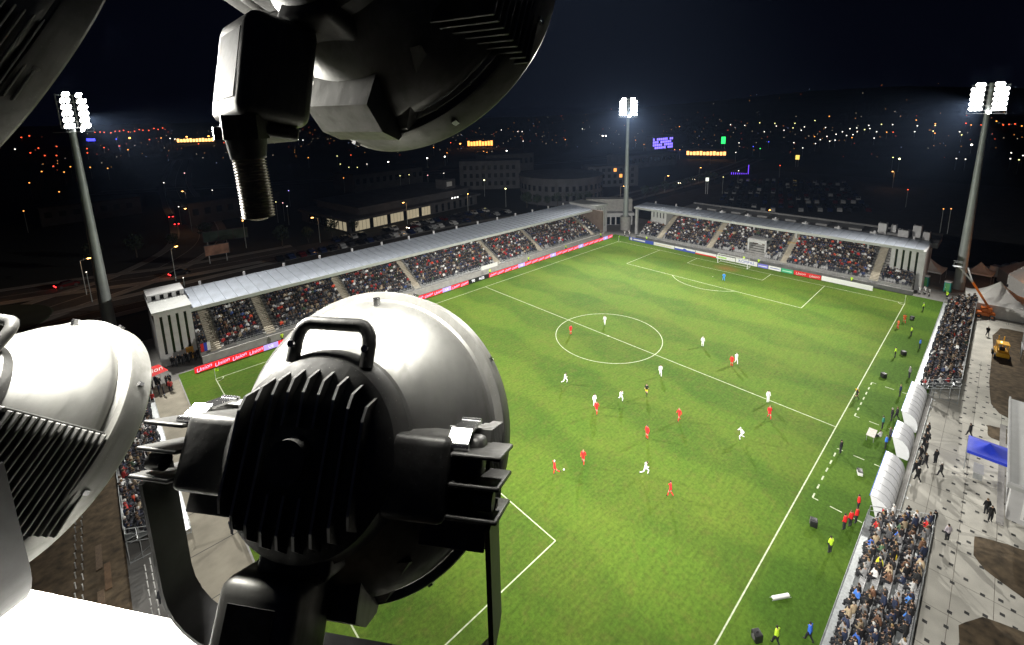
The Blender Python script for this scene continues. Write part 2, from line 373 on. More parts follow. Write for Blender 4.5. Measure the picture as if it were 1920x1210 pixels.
# ------------------------------------------------------------------ crowd templates
def low_person(stand=False):
    """low-poly figure facing -y; returns verts, faces, region index per vertex (0 top, 1 legs, 2 skin, 3 hair)"""
    V = []; Fc = []; Rg = []
    def ring(z, rx, ry, cy, n, reg):
        o = len(V)
        for i in range(n):
            a = 2*math.pi*i/n; V.append((rx*math.cos(a), cy+ry*math.sin(a), z)); Rg.append(reg)
        return o
    def loft(rs, n, cap=True):
        for a, b_ in zip(rs[:-1], rs[1:]): Fc.extend([(a+i, a+(i+1) % n, b_+(i+1) % n, b_+i) for i in range(n)])
        if cap: Fc.append(tuple(rs[-1]+i for i in range(n)))
    h = .42 if not stand else .86
    loft([ring(h, .19, .13, 0, 6, 0), ring(h+.3, .24, .14, .0, 6, 0), ring(h+.5, .21, .12, -.01, 6, 0), ring(h+.57, .07, .07, -.01, 6, 0)], 6)
    z = h+.58
    loft([ring(z, .055, .06, -.03, 6, 2), ring(z+.09, .10, .11, -.03, 6, 2)], 6, False)
    loft([ring(z+.1, .105, .115, -.015, 6, 3), ring(z+.19, .10, .11, -.005, 6, 3), ring(z+.25, .05, .06, 0, 6, 3)], 6)
    for s in (-1, 1):
        if not stand:
            o = len(V)
            for y in (.02, -.46):
                for dx, dz in ((-.075, 0), (.075, 0), (.075, .15), (-.075, .15)): V.append((s*.1+dx, y, h+dz-.02)); Rg.append(1)
            Fc.extend([(o, o+1, o+5, o+4), (o+1, o+2, o+6, o+5), (o+2, o+3, o+7, o+6), (o+3, o, o+4, o+7), (o+4, o+5, o+6, o+7)])
            o = len(V)
            for zz in (h+.1, .02):
                for dx, dy in ((-.06, 0), (.06, 0), (.06, .12), (-.06, .12)): V.append((s*.1+dx, -.47+dy, zz)); Rg.append(1)
            Fc.extend([(o, o+1, o+5, o+4), (o+1, o+2, o+6, o+5), (o+2, o+3, o+7, o+6), (o+3, o, o+4, o+7)])
        else:
            loft([ring(.02, .06, .09, -.02, 6, 1), ring(.88, .1, .1, 0, 6, 1)], 6)
            for k in range(12): V[len(V)-12+k] = (V[len(V)-12+k][0]+s*.09, *V[len(V)-12+k][1:])
        # arm
        a0 = len(V); P = [(s*.25, 0, h+.48), (s*.29, -.05, h+.24), (s*.16, -.3, h+.2)]
        for p in P:
            for dx, dz in ((-.05, -.05), (.05, -.05), (0, .06)): V.append((p[0]+dx, p[1], p[2]+dz)); Rg.append(0)
        for k in range(2): Fc.extend([(a0+3*k+i, a0+3*k+(i+1) % 3, a0+3*k+3+(i+1) % 3, a0+3*k+3+i) for i in range(3)])
        Fc.append((a0+6, a0+7, a0+8))
    return np.array(V), Fc, np.array(Rg)
PAL = [((.012, .012, .014), 34), ((.02, .022, .035), 18), ((.035, .035, .038), 15), ((.07, .07, .072), 8), ((.02, .03, .07), 6), ((.24, .02, .02), 6), ((.22, .18, .13), 6),
       ((.42, .42, .42), 9), ((.09, .05, .035), 4), ((.03, .05, .03), 2), ((.035, .06, .16), 2), ((.45, .06, .03), 1)]
PC = np.array([p[0] for p in PAL]); PW = np.array([p[1] for p in PAL], float); PW /= PW.sum()
m_crowd, t, b = nodes_of('crowd clothing')
ca = t.nodes.new('ShaderNodeVertexColor'); ca.layer_name = 'cloth'; t.links.new(ca.outputs[0], b.inputs['Base Color']); b.inputs['Roughness'].default_value = .85
def crowd(name, spots, label, cat='crowd'):
    """spots: (x, y, z, heading, standing) for figures that face heading; one stuff object"""
    VV = []; FF = []; CC = []; base = 0
    T = [low_person(False), low_person(True)]
    for x, y, z, a, st in spots:
        V, Fc, Rg = T[int(st)]
        sc = random.uniform(1.0, 1.16); c_, s_ = math.cos(a), math.sin(a); lean = random.uniform(-.1, .12)
        Vx = V*sc; Vx = Vx+np.outer(np.maximum(Vx[:, 2]-.45, 0), [0, -lean, 0])
        P = np.stack([x+Vx[:, 0]*c_-Vx[:, 1]*s_, y+Vx[:, 0]*s_+Vx[:, 1]*c_, z+Vx[:, 2]], 1)
        top = PC[rng.choice(len(PC), p=PW)]*random.uniform(.9, 2.3); leg = np.array([.02, .022, .03])*random.uniform(.4, 2.2)
        skin = np.array([.52, .33, .24])*random.uniform(.75, 1.15)
        r_ = random.random(); hair = np.array([.02, .014, .01]) if r_ < .45 else np.array([.07, .04, .02]) if r_ < .68 else np.array([.2, .14, .07]) if r_ < .76 else np.array([.55, .54, .52]) if r_ < .85 else PC[rng.choice(len(PC), p=PW)]*1.2
        cols = np.stack([top, leg, skin, hair])[Rg]
        VV.append(P); CC.append(cols); FF.extend([tuple(i+base for i in f) for f in Fc]); base += len(V)
    me = bpy.data.meshes.new(name); me.from_pydata(np.concatenate(VV).tolist(), [], FF); me.materials.append(m_crowd)
    at = me.color_attributes.new('cloth', 'FLOAT_COLOR', 'POINT'); C4 = np.concatenate(CC); at.data.foreach_set('color', np.concatenate([C4, np.ones((len(C4), 1))], 1).ravel())
    o = link(name, me); return tag(o, label, cat, kind='stuff')

# ------------------------------------------------------------------ the two roofed stands
m_stair = pm('stair concrete', (.40, .36, .29), .85, 0, .12, 1.5)
m_terr = pm('terrace concrete', (.27, .265, .255), .88, 0, .15, .7, .2)
m_fascia = pm('roof fascia', (.44, .45, .44), .5, .1, .06, 1)
m_soffit = pm('roof soffit', (.16, .16, .16), .7, 0, .1, 1)
m_brownw = pm('brown panel wall', (.20, .15, .125), .8, 0, .12, 1)
NR, RD, RH, V0, Z0 = 13, .80, .42, 1.3, 1.5
def terrace(st, u0, u1, aisles, name='terrace'):
    mb = MB()
    for k in range(NR): mb.b2((u0, V0+k*RD, 0 if k == 0 else Z0+(k-1)*RH), (u1, V0+(NR if k < NR else NR)*RD+.8, Z0+k*RH))
    mb.build(name, m_terr, st)
    for a in aisles:
        mb = MB()
        for k in range(NR*2):
            z = Z0-.21+(k+1)*RH/2; mb.b2((a-.75, V0-.4+k*RD/2, z-.21), (a+.75, V0-.4+(k+1)*RD/2+.01, z+.012))
        mb.build('stairway', m_stair, st)
def tower(st, u0, u1, v, depth, ztop, slots=4, name='end_tower', z0=0):
    mb = MB(); n = slots; w = (u1-u0); pw = w/(2*n+1)*1.25; sw = (w-pw*(n+1))/n
    mb.b2((u0, v+.35, z0), (u1, v+depth, ztop-.002))
    for i in range(n+1): mb.b2((u0+i*(pw+sw), v, z0), (u0+i*(pw+sw)+pw, v+.349, ztop))
    for i in range(n):
        a = u0+pw+i*(pw+sw); mb.b2((a, v, z0), (a+sw, v+.348, z0+1.9)); mb.b2((a, v, ztop-.6), (a+sw, v+.347, ztop-.001))
    o = mb.build(name, m_wall, st)
    for i in range(n):
        a = u0+pw+i*(pw+sw); MB().b2((a+.01, v+.22, z0+1.9), (a+sw-.01, v+.33, ztop-.6)).build('window_pane', m_glassd, o)
    return o
def railing(st, u0, u1, v, z, h=1.0, step=1.5, name='railing', rails=3):
    mb = MB(); n = int((u1-u0)/step)
    for i in range(n+1): mb.cyl((u0+i*(u1-u0)/n, v, z), (u0+i*(u1-u0)/n, v, z+h), .03, n=5)
    for k in range(rails): mb.cyl((u0, v, z+h*(k+1)/rails), (u1, v, z+h*(k+1)/rails), .025, n=5)
    return mb.build(name, m_galv, st)
def seats_and_people(nm, st, u0, u1, aisles, fill, holes=(), lab=''):
    """seat rows as one mass and the spectators on them as another"""
    mw = st.matrix_world if False else Matrix.Translation(st.location) @ Matrix.Rotation(st.rotation_euler.z, 4, 'Z')
    sv = []; sf = []; spots = []; rz = st.rotation_euler.z
    for k in range(NR):
        z = Z0+k*RH; u = u0+.3
        while u < u1-.2:
            ok = all(abs(u-a) > 1.0 for a in aisles) and not any(h0 < u < h1 and k0 <= k <= k1 for h0, h1, k0, k1 in holes)
            if ok:
                v = V0+k*RD+.42; o = len(sv)
                sv += [(u-.21, v-.2, z+.40), (u+.21, v-.2, z+.40), (u+.21, v+.16, z+.36), (u-.21, v+.16, z+.36), (u-.2, v+.24, z+.74), (u+.2, v+.24, z+.74), (u-.21, v-.2, z+.34), (u+.21, v-.2, z+.34), (u-.1, v, z), (u+.1, v, z)]
                sf += [(o, o+1, o+2, o+3), (o+3, o+2, o+5, o+4), (o+6, o+7, o+1, o), (o+8, o+9, o+2, o+3)]
                if random.random() < fill(u, k):
                    p = mw @ Vector((u+random.uniform(-.08, .08), v+.02, z)); spots.append((p.x, p.y, p.z, rz+random.uniform(-.4, .4), random.random() < .035))
            u += .5
    so = MB().add(sv, sf).build('seat_rows', pm('grey seat plastic', (.36, .36, .37), .5, 0, .1, 2), st); so['kind'] = 'stuff'
    crowd('crowd', spots, lab)
def roof(st, u0, u1, v0, v1, z0, z1, pw):
    n = int(round((u1-u0)/pw)); pw = (u1-u0)/n
    sl = (z1-z0)/(v1-v0)
    mb = MB()
    mb.add([(0.012, v0, z0), (pw-.012, v0, z0), (pw-.012, v1, z1), (.012, v1, z1), (.012, v0, z0-.06), (pw-.012, v0, z0-.06), (pw-.012, v1, z1-.06), (.012, v1, z1-.06)],
           [(0, 1, 2, 3), (4, 7, 6, 5), (0, 4, 5, 1), (1, 5, 6, 2), (2, 6, 7, 3), (3, 7, 4, 0)])
    mb.add([(-.035, v0, z0+.10), (.035, v0, z0+.10), (.035, v1, z1+.10), (-.035, v1, z1+.10), (-.035, v0, z0-.05), (.035, v0, z0-.05), (.035, v1, z1-.05), (-.035, v1, z1-.05)],
           [(0, 1, 2, 3), (4, 7, 6, 5), (0, 4, 5, 1), (1, 5, 6, 2), (2, 6, 7, 3), (3, 7, 4, 0)], 1)
    me = mb.mesh('roof_panel', [m_roof, pm('roof seam', (.30, .33, .38), .5, .3)])
    for i in range(n): link('roof_panel', me, st, (u0+i*pw, 0, 0))
    MB().b2((u0, v0-.12, z0-.55), (u1, v0-.002, z0+.06)).build('fascia', m_fascia, st)
    mb = MB().add([(u0, v0, z0-.5), (u1, v0, z0-.5), (u1, v1, z1-.5), (u0, v1, z1-.5), (u0, v0, z0-.3), (u1, v0, z0-.3), (u1, v1, z1-.3), (u0, v1, z1-.3)],
                  [(0, 1, 2, 3), (4, 7, 6, 5), (0, 4, 5, 1), (1, 5, 6, 2), (2, 6, 7, 3), (3, 7, 4, 0)]); mb.build('soffit', m_soffit, st)
    k = u0+3
    while k < u1:
        MB().b2((k, v1-.2, z1), (k+.35, v1+.15, z1+.75)).build('roof_bracket', m_wall, st); k += 7.2

# left stand (runs along +x; rows climb towards +y)
ls = tag(empty('grandstand', (0, 40.4, 0)), 'long roofed grandstand behind the red electronic board, pale blue metal roof', 'grandstand')
AL = [-50.9, -42.6, -27.8, -13.0, 10.5, 26.0, 49.2]
terrace(ls, -53, 54, AL)
MB().b2((-53, .1, 0), (54, .4, 1.25)).build('front_wall', m_conc, ls)
MB().b2((-53, .4, 0), (54, V0, .9)).build('front_walkway', m_terr, ls)
railing(ls, -48, 53.5, .25, 1.25, .95, 1.4)
tower(ls, -57.9, -53.1, 3.5, 11, 8.9); tower(ls, 54.0, 60.0, 3.5, 11, 9.1)
MB().b2((-58.1, 3.3, 8.901), (-52.95, 14.6, 9.25)).build('tower_cap', m_fascia, ls)
MB().b2((53.8, 3.3, 9.101), (60.2, 14.6, 9.4)).build('tower_cap', m_fascia, ls)
pb = MB()
for i in range(5): pb.b2((-58+i*1.1, 9.5, 9.25), (-57.45+i*1.1, 13.5, 10.1))
pb.b2((-58.05, 9.4, 10.1), (-53, 13.6, 10.3)); pb.build('roof_parapet', m_wall, ls)
MB().b2((-58.0, 10.2, 9.25), (-53.1, 12.8, 10.09)).build('parapet_recess', m_black, ls)
MB().b2((-53, 13.2, 0), (54, 13.5, 8.3)).build('rear_wall', m_brownw, ls)
MB().b2((53.3, .6, 0), (53.98, 13.1, 8.2)).build('side_wall', m_brownw, ls)
roof(ls, -53.2, 54.0, 4.5, 14.6, 8.15, 8.75, 1.75)
for k in range(10): MB().b2((-47.5+k*10.4, 12.6, 5.8), (-47.1+k*10.4, 13.0, 8.2)).build('roof_post', m_wall, ls)
for u0, u1 in ((-26, -15), (-11, 9)):
    for q in range(int((u1-u0)/4)): MB().b2((u0+q*4.1, 9.7, 5.6), (u0+q*4.1+3.9, 9.8, 6.5)).build('balcony_panel', m_stair, ls)
od = MB().b2((-54.6, 3.38, .1), (-53.6, 3.48, 2.2)).build('orange_door', pm('orange door', (.62, .32, .06), .5), ls); od['label'] = 'orange door at the tower foot'
seats_and_people('left', ls, -52.9, 53.2, AL, lambda u, k: .955 if not (k < 1) else .80, lab='dense seated crowd in dark clothes filling the long roofed stand behind the red board')

# far stand behind the goal (runs along -y; rows climb towards +x)
bn = MB().b2((4.2, -.02, .5), (9.4, .02, 1.5)).build('banner', m_white, ls, loc=(0, .16, .75)); bn['label'] = 'white cloth banner on the railing'
for k, c in enumerate(((.55, .02, .02), (.03, .06, .5), (.8, .8, .8))): MB().b2((-52.9+k*.45, 1.2, 1.6), (-52.46+k*.45, 1.24, 3.0)).build('flag_stripe', pm('flag stripe %d' % k, c, .7), ls)
fs_ = tag(empty('grandstand', (58.4, 0, 0), -math.pi/2), 'roofed grandstand behind the far goal with glazed lounge under its roof', 'grandstand')
AF = [-24.4, -9.2, 9.6, 27.6]
terrace(fs_, -31.5, 34.2, AF)
MB().b2((-32, .1, 0), (34.5, .4, .9)).build('front_wall', m_concd, fs_)
MB().b2((-32, .4, 0), (34.5, V0, .8)).build('front_walkway', m_terr, fs_)
railing(fs_, -31.5, 34, .25, .9, .9, 1.6)
tower(fs_, -30.6, -25.4, 6.6, 7, 8.9, z0=4.2); tower(fs_, 29.6, 34.9, 4.6, 9.5, 8.9)
MB().b2((-35.3, 4.9, 0), (-34.6, 5.6, 8.6)).build('corner_post', m_wall, fs_)
MB().b2((34.95, 3.0, 0), (35.4, 16, 9.0)).build('side_wall', m_wall, fs_)
roof(fs_, -35.6, 35.2, 4.5, 12.2, 8.9, 9.3, 1.75)
MB().b2((-24, 12.25, 7.9), (36.5, 22, 9.0)).build('rear_roof', m_concd, fs_)
MB().b2((-24, 21.4, 9.0), (36.5, 22.001, 9.45)).build('rear_parapet', m_concd, fs_)
for k in range(7): 
    u = -19+k*7.2; o = MB().cbox((u, 12.6, 9.0), (u+1.4, 13.8, 9.55), .06).build('skylight', m_wall, fs_)
    MB().b2((u+2.6, 14.6, 9.0), (u+5.2, 19, 9.5)).build('roof_hatch', m_soffit, fs_)
for k, (u, w, h) in enumerate(((25.4, 1.6, 2.6), (27.6, 1.0, 2.2), (29.2, 1.9, 1.6), (31.6, 1.5, 2.7), (33.6, 1.2, 1.8))):
    o = MB().cbox((u, 14.2+(k % 2)*1.6, 9.0), (u+w, 16.4+(k % 2)*1.6, 9.0+h), .08).build('cooling_unit', m_wall, fs_)
    MB().cyl((u+w/2, 15.3+(k % 2)*1.6, 9.0+h), (u+w/2, 15.3+(k % 2)*1.6, 9.15+h), w*.36, n=14).build('fan_grille', m_black, o)
MB().b2((-24, 13.0, 0), (34.5, 13.3, 8.3)).build('rear_wall', m_brownw, fs_)
m_lounge = em('lit lounge glass', (.52, .55, .36), .22)
for k in range(10):
    u = -8.6+k*1.95
    MB().b2((u, 11.9, 6.7), (u+1.8, 12.0, 8.5)).build('lounge_window', m_lounge if k % 3 else m_glassd, fs_)
for k, u in enumerate((-17, -12.5, -7.6, -1, 5, 9.4, 13.5, 18.5, 24.5)):
    MB().b2((u, 9.5, 5.2), (u+.35, 9.85, 8.7)).build('roof_post', m_wall, fs_)
for u in (-1.6, 3.2, 11): MB().b2((u, 11.75, 7.4), (u+.8, 11.85, 8.1)).build('lounge_lamp', em('lounge lamp glow', (1, .45, .25), 1.2), fs_)
vm = MB().b2((.1, 3.2, 1.5), (.5, 6.4, 5.4)).b2((4.3, 3.2, 1.5), (4.7, 6.4, 5.4)).b2((.1, 3.0, 4.6), (4.7, 6.5, 5.42)); vm.build('tunnel_mouth', m_wall, fs_)
MB().b2((.5, 5.9, 1.5), (4.3, 6.1, 4.6)).build('tunnel_wall', m_brownw, fs_)
MB().b2((1.9, 5.75, 1.5), (2.8, 5.89, 4.0)).build('tunnel_door', m_white, fs_)
for u in (-8.9, 9.0): MB().b2((u-1.1, 7.6, 4.4), (u+1.1, 9.0, 5.1)).build('landing_wall', pm('tan landing panel', (.50, .36, .18), .7), fs_)
seats_and_people('far', fs_, -31.2, 34.0, AF, lambda u, k: (.45 if (k < 3 and -8 < u < 9) else .5 if (k < 1 and u > 27) else .75 if k < 1 else .95),
                 holes=((-.2, 5.0, 0, 7), (-31, -25, 6, 12), (29, 35, 5, 12)), lab='seated crowd scattered over white seats of the stand behind the far goal')

# corner block between the two stands
cb = tag(empty('corner_building', (64, 44, 0), -math.pi/4), 'low grey corner building joining the two stands around the mast', 'building')
MB().b2((-7.5, 6, 0), (7.5, 12, 3.4)).build('wall', m_wall, cb); MB().b2((-8, 5.2, 3.4), (8, 12.5, 4.3)).build('canopy_band', m_wall, cb)
MB().b2((-8, 9, 4.3), (8, 13, 8.6)).build('upper_wall', m_conc, cb)
for k in range(8): MB().b2((-6.8+k*1.75, 5.9, .1), (-5.5+k*1.75, 5.99, 2.8)).build('doorway', m_glassd, cb)
# ------------------------------------------------------------------ floodlight masts
m_bulb = em('lit floodlight glass', (1, .98, .93), 40)
lampm = MB(); lampm.lathe_x([(.0, .40), (-.10, .40), (-.34, .17), (-.42, 0)], 14, 0)
lamp_body = lampm.mesh('floodlight', m_lamp, True)
gm_ = MB().lathe_x([(.004, .39), (.012, .0001)], 14).mesh('lamp_glass', m_bulb)
mast_lab = {'far_left': 'tall floodlight mast rising from the far corner between the two roofed stands', 'far_right': 'tall floodlight mast standing among the white tents', 'near_left': 'tall floodlight mast outside the near end of the long stand'}
for n, (mx, my) in MASTS.items():
    d = Vector((-mx*.9, -my, 0)).normalized(); rz = math.atan2(d.y, d.x)+R({'near_left': 12, 'far_right': 24, 'far_left': 0}[n])
    st = tag(empty('floodlight_mast', (mx, my, 0), rz), mast_lab[n], 'floodlight mast', 'floodlight masts')
    prof = [(0, .95), (6, .88), (20, .66), (34, .48), (43.0, .36)]
    mb = MB()
    for (z0, r0), (z1, r1) in zip(prof[:-1], prof[1:]): mb.cyl((0, 0, z0), (0, 0, z1), r0, r1, 20)
    mb.build('pole', m_mast, st, True)
    if n == 'far_left': MB().cyl((0, 0, 0), (0, 0, 4.6), 1.7, 1.7, 24).build('plinth', m_conc, st, True)
    fr = MB()
    for k in range(6): fr.b2((.35, -2.7, 37.6+k*.98), (.5, 2.7, 37.72+k*.98))
    for y in (-2.7, -.75, .75, 2.65): fr.b2((.36, y, 37.6), (.49, y+.08, 42.7))
    fr.b2((-.6, -2.9, 37.0), (1.2, 2.9, 37.08)); fr.build('head_frame', m_galv, st)
    rl = MB()
    for y in (-2.9, -1.4, 0, 1.4, 2.9): rl.cyl((1.2, y, 37.08), (1.2, y, 37.6), .03, n=5)
    rl.cyl((1.2, -2.9, 37.6), (1.2, 2.9, 37.6), .03, n=5); rl.build('platform_rail', m_galv, st)
    for k in range(6):
        ys = [-2.35, -1.7, -1.05, 1.05, 1.7, 2.35] if k < 5 else [-1.7, -1.05, 1.05, 1.7]
        for y in ys:
            fl = link('floodlight', lamp_body, st, (.95, y, 37.95+k*.95), (0, R(22+random.uniform(-5, 6)), R(random.uniform(-14, 14)))); link('lamp_glass', gm_, fl)
    link('service_lamp', gm_, st, (1.25, .4, 37.3), (0, R(30), 0))

# ------------------------------------------------------------------ boards round the pitch
m_ledr = em('red led', (.95, .022, .030), .95); m_ledt = em('pink led lettering', (1, .52, .80), 1.5); m_ledv = em('violet led', (.55, .42, .95), .95)
m_ledw = em('white led', (1, 1, 1), 1.6); m_ledk = em('dark led', (.02, .02, .025), .1); m_ledb = em('blue lettering led', (.75, .8, 1), 1.4)
led = tag(empty('electronic_board', (0, 38.0, 0)), 'long red electronic advertising board along the touchline below the long stand', 'advertising board')
u = -54.5; idx = 0; H_ = .92
def panel(u0, u1, mt): return MB().b2((u0+.01, -.04, .06), (u1-.01, .04, .06+H_)).build('display_panel', mt, led)
MB().b2((-54.5, .05, 0), (53.7, .30, .9)).build('cabinet', m_black, led)
while u < 53:
    seg = [m_ledr]*4+[m_ledv]
    if -2.6 < u < 3.2:
        w = 6.2; p = panel(u, u+w, m_ledk)
        text('lettering', '90', .95, m_ledw, p, (u+1.4, -.06, .52), (R(90), 0, 0)); text('lettering', 'NZS', .85, m_ledw, p, (u+3.9, -.06, .5), (R(90), 0, 0)); u += w; idx = 0; continue
    k = idx % 5
    if k < 4:
        w = 2.42; p = panel(u, u+w, m_ledr)
        text('lettering', 'Union', .86, m_ledt, p, (u+w/2, -.06, .5), (R(90), R(-10), 0), shear=.35, sx=1.0)
    else:
        w = 2.3; p = panel(u, u+w, m_ledv); text('lettering', 'UE', .7, m_ledb, p, (u+w/2, -.06, .5), (R(90), 0, 0))
    u += w; idx += 1
# static boards behind the far goal
MBD = lambda c, n: pm('board '+n, c, .5, 0, .03, 4)
bl = pm('board print blue', (.06, .10, .50), .5); wh = pm('board print white', (.8, .8, .8), .5); rd = pm('board print red', (.72, .02, .02), .5); gn = pm('board print green', (.05, .45, .22), .5); lg = pm('board print lime', (.35, .62, .10), .5)
XB = 55.9
def board(y0, y1, cols, body, tcol, label, h=.95, size=.6, shear=0):
    st = tag(empty('advertising_board', (XB, (y0+y1)/2, 0), -math.pi/2), label, 'advertising board', 'boards behind the far goal'); w = abs(y1-y0)
    n = len(cols)
    for i, c in enumerate(cols): MB().b2((-w/2+.02, 0, .03+h*i/n), (w/2-.02, .06, .03+h*(i+1)/n-.002)).build('face', c, st)
    for s in (-1, 0, 1): MB().add([(s*w*.4, .06, 0), (s*w*.4+.04, .06, 0), (s*w*.4+.04, .5, 0), (s*w*.4, .5, 0), (s*w*.4, .06, h), (s*w*.4+.04, .06, h)], [(0, 1, 2, 3), (0, 4, 5, 1), (3, 2, 5, 4)]).build('brace', m_galv, st)
    if body: text('lettering', body, size, tcol, st, (0, -.012, .03+h*.5), (R(90), 0, 0), shear=shear)
    return st
o = board(32.6, 24.2, [bl], '', wh, 'blue advertising board with round white emblem at the corner flag')
MB().cyl((-3.4, -.02, .5), (-3.4, -.006, .5), .42, n=20).build('emblem', wh, o); MB().b2((-2.6, -.02, .3), (1.4, -.004, .72)).build('print_band', wh, o)
o = board(24.1, 17.6, [wh], '', wh, 'whitish advertising board with faint yellow band'); MB().b2((-2.6, -.02, .35), (2.4, -.004, .6)).build('print_band', pm('board print cream', (.75, .68, .5), .5), o)
o = board(17.5, 11.4, [bl, wh], '', bl, 'blue and white advertising board with a diamond mark'); MB().add([(.0, -.02, .1), (.7, -.02, .5), (0, -.02, .9), (-.7, -.02, .5)], [(0, 1, 2, 3)]).build('diamond_mark', bl, o)
o = board(11.3, 5.6, [rd, wh, wh], '', rd, 'red and white split advertising board left of the goal')
o = board(5.5, .6, [wh], '', lg, 'white advertising board with lime green print beside the goal'); MB().b2((-2.2, -.02, .3), (.2, -.004, .7)).build('print_band', lg, o)
o = board(.5, -4.8, [wh], 'KOMPAS', bl, 'white advertising board with blue lettering seen through the goal net', 1.15, 1.0)
o = board(-4.9, -7.3, [pm('board print violet', (.22, .22, .72), .5)], '', wh, 'violet advertising board just right of the goal'); MB().b2((-1, -.02, .35), (1, -.004, .55)).build('print_band', wh, o)
o = board(-7.4, -10.2, [wh], '', wh, 'short white advertising board with small blue text'); MB().b2((-1, -.02, .45), (1.1, -.004, .6)).build('print_band', bl, o)
o = board(-10.3, -12.9, [gn], '', wh, 'green advertising board between white and red ones'); MB().b2((-1, -.02, .35), (1, -.004, .58)).build('print_band', pm('board print pale green', (.5, .8, .6), .5), o)
o = board(-13.0, -18.6, [rd], '', wh, 'red advertising board with two white script words', 1.05)
for s in (-1.4, 1.4): text('lettering', 'Union', .85, wh, o, (s, -.012, .53), (R(90), R(-6), 0), shear=.35)
board(-18.7, -28.2, [pm('blank white board', (.92, .92, .92), .5, 0, .02)], '', wh, 'long blank white board near the right corner flag', 1.1)

# ------------------------------------------------------------------ goal and corner flags
def tubeobj(name, a, b_, r, mt, par): return MB().cyl(a, b_, r, n=10).build(name, mt, par, True)
def goal(x, s, label):
    g_ = tag(empty('goal', (x, 0, 0), 0 if s > 0 else math.pi), label, 'goal')
    for y in (-3.66, 3.66):
        tubeobj('post', (0, y, 0), (0, y, 2.44), .07, m_white, g_); tubeobj('net_support', (1.9, y, 0), (1.1, y, 2.44), .035, m_white, g_)
        tubeobj('side_bar', (0, y, .03), (1.9, y, .03), .035, m_white, g_); tubeobj('side_bar', (0, y, 2.42), (1.1, y, 2.42), .03, m_white, g_)
    tubeobj('crossbar', (0, -3.73, 2.44), (0, 3.73, 2.44), .07, m_white, g_); tubeobj('ground_bar', (1.9, -3.66, .04), (1.9, 3.66, .04), .04, m_white, g_)
    nt_ = MB()
    for k in range(23): y = -3.66+k*7.32/22; nt_.cyl((0.02, y, 2.42), (1.1, y, 2.42), .006, n=3).cyl((1.1, y, 2.42), (1.9, y, .05), .006, n=3)
    for k in range(8): t_ = k/7; nt_.cyl((1.1+.8*t_, -3.66, 2.42-2.37*t_), (1.1+.8*t_, 3.66, 2.42-2.37*t_), .006, n=3)
    nt_.build('net', pm('net cord', (.6, .6, .6), .8), g_)
goal(52.5, 1, 'white goal with net at the far end of the pitch')
m_flag = pm('fluorescent flag', (.55, .95, .03), .6)
for (x, y), lb in (((-52.5, 34), 'yellow corner flag near the white tower of the long stand'), ((52.5, 34), 'yellow corner flag below the far corner mast'), ((52.5, -34), 'yellow corner flag at the far right corner of the pitch')):
    c_ = tag(empty('corner_flag', (x, y, 0)), lb, 'corner flag', 'corner flags'); MB().cyl((0, 0, 0), (0, 0, 1.7), .03, n=8).build('pole', m_white, c_, True)
    vs = []; 
    for i in range(5): vs += [(.03+i*.12, .05*math.sin(i*1.4), 1.68-.02*i), (.03+i*.12, .05*math.sin(i*1.4+.4), 1.2-.02*i)]
    MB().add(vs+[(x_, y_+.015, z_) for x_, y_, z_ in vs], [(2*i, 2*i+1, 2*i+3, 2*i+2) for i in range(4)]+[(10+2*i, 12+2*i, 13+2*i, 11+2*i) for i in range(4)]).build('flag', m_flag, c_)

# ------------------------------------------------------------------ people
m_skin = pm('skin', (.46, .29, .20), .6, 0, .06, 8); m_hair = pm('hair', (.025, .016, .011), .7, 0, .3, 20)
_t = m_hair.node_tree; _oi = _t.nodes.new('ShaderNodeObjectInfo'); _cr = _t.nodes.new('ShaderNodeValToRGB'); _cr.color_ramp.interpolation = 'CONSTANT'
for _p, _c in ((.35, (.05, .028, .014)), (.55, (.13, .075, .03)), (.66, (.33, .22, .10)), (.74, (.42, .40, .38)), (.84, (.02, .02, .03)), (.92, (.7, .7, .68))):
    _e = _cr.color_ramp.elements.new(_p); _e.color = (*_c, 1)
_cr.color_ramp.elements[0].color = (.018, .012, .009, 1); _cr.color_ramp.elements[-1].color = (.35, .02, .02, 1)
_t.links.new(_oi.outputs['Random'], _cr.inputs[0]); _t.links.new(_cr.outputs[0], _t.nodes['Hue/Saturation/Value'].inputs['Color'])
m_shoe = pm('shoe black', (.015, .015, .016), .5); m_trs = pm('dark trousers', (.018, .019, .024), .85); m_top = pm('jacket cloth', (.1, .1, .1), .85, 0, .12, 12, objcol=True)
m_red = pm('red kit', (.72, .022, .025), .8); m_kitw = pm('white kit', (.86, .86, .86), .8, 0, .03); m_hivis = pm('hi-vis cloth', (.62, .95, .05), .7)
m_bluek = pm('blue kit', (.04, .30, .85), .8); m_yel = pm('yellow kit', (.85, .62, .03), .8)
def J(pose):
    j = dict(pel=(0, 0, .96), spi=(0, 0, 1.16), che=(0, 0, 1.38), nec=(.01, 0, 1.53), hea=(.03, 0, 1.66), top=(.02, 0, 1.76),
             sl=(0, .17, 1.44), el=(-.02, .25, 1.17), hl=(.08, .25, .93), sr=(0, -.17, 1.44), er=(-.02, -.25, 1.17), hr=(.08, -.25, .93),
             jl=(0, .09, .90), kl=(.03, .10, .49), al=(-.02, .10, .09), tl=(.14, .11, .045), jr=(0, -.09, .90), kr=(.03, -.10, .49), ar=(-.02, -.10, .09), tr=(.14, -.11, .045))
    j.update(pose); return j
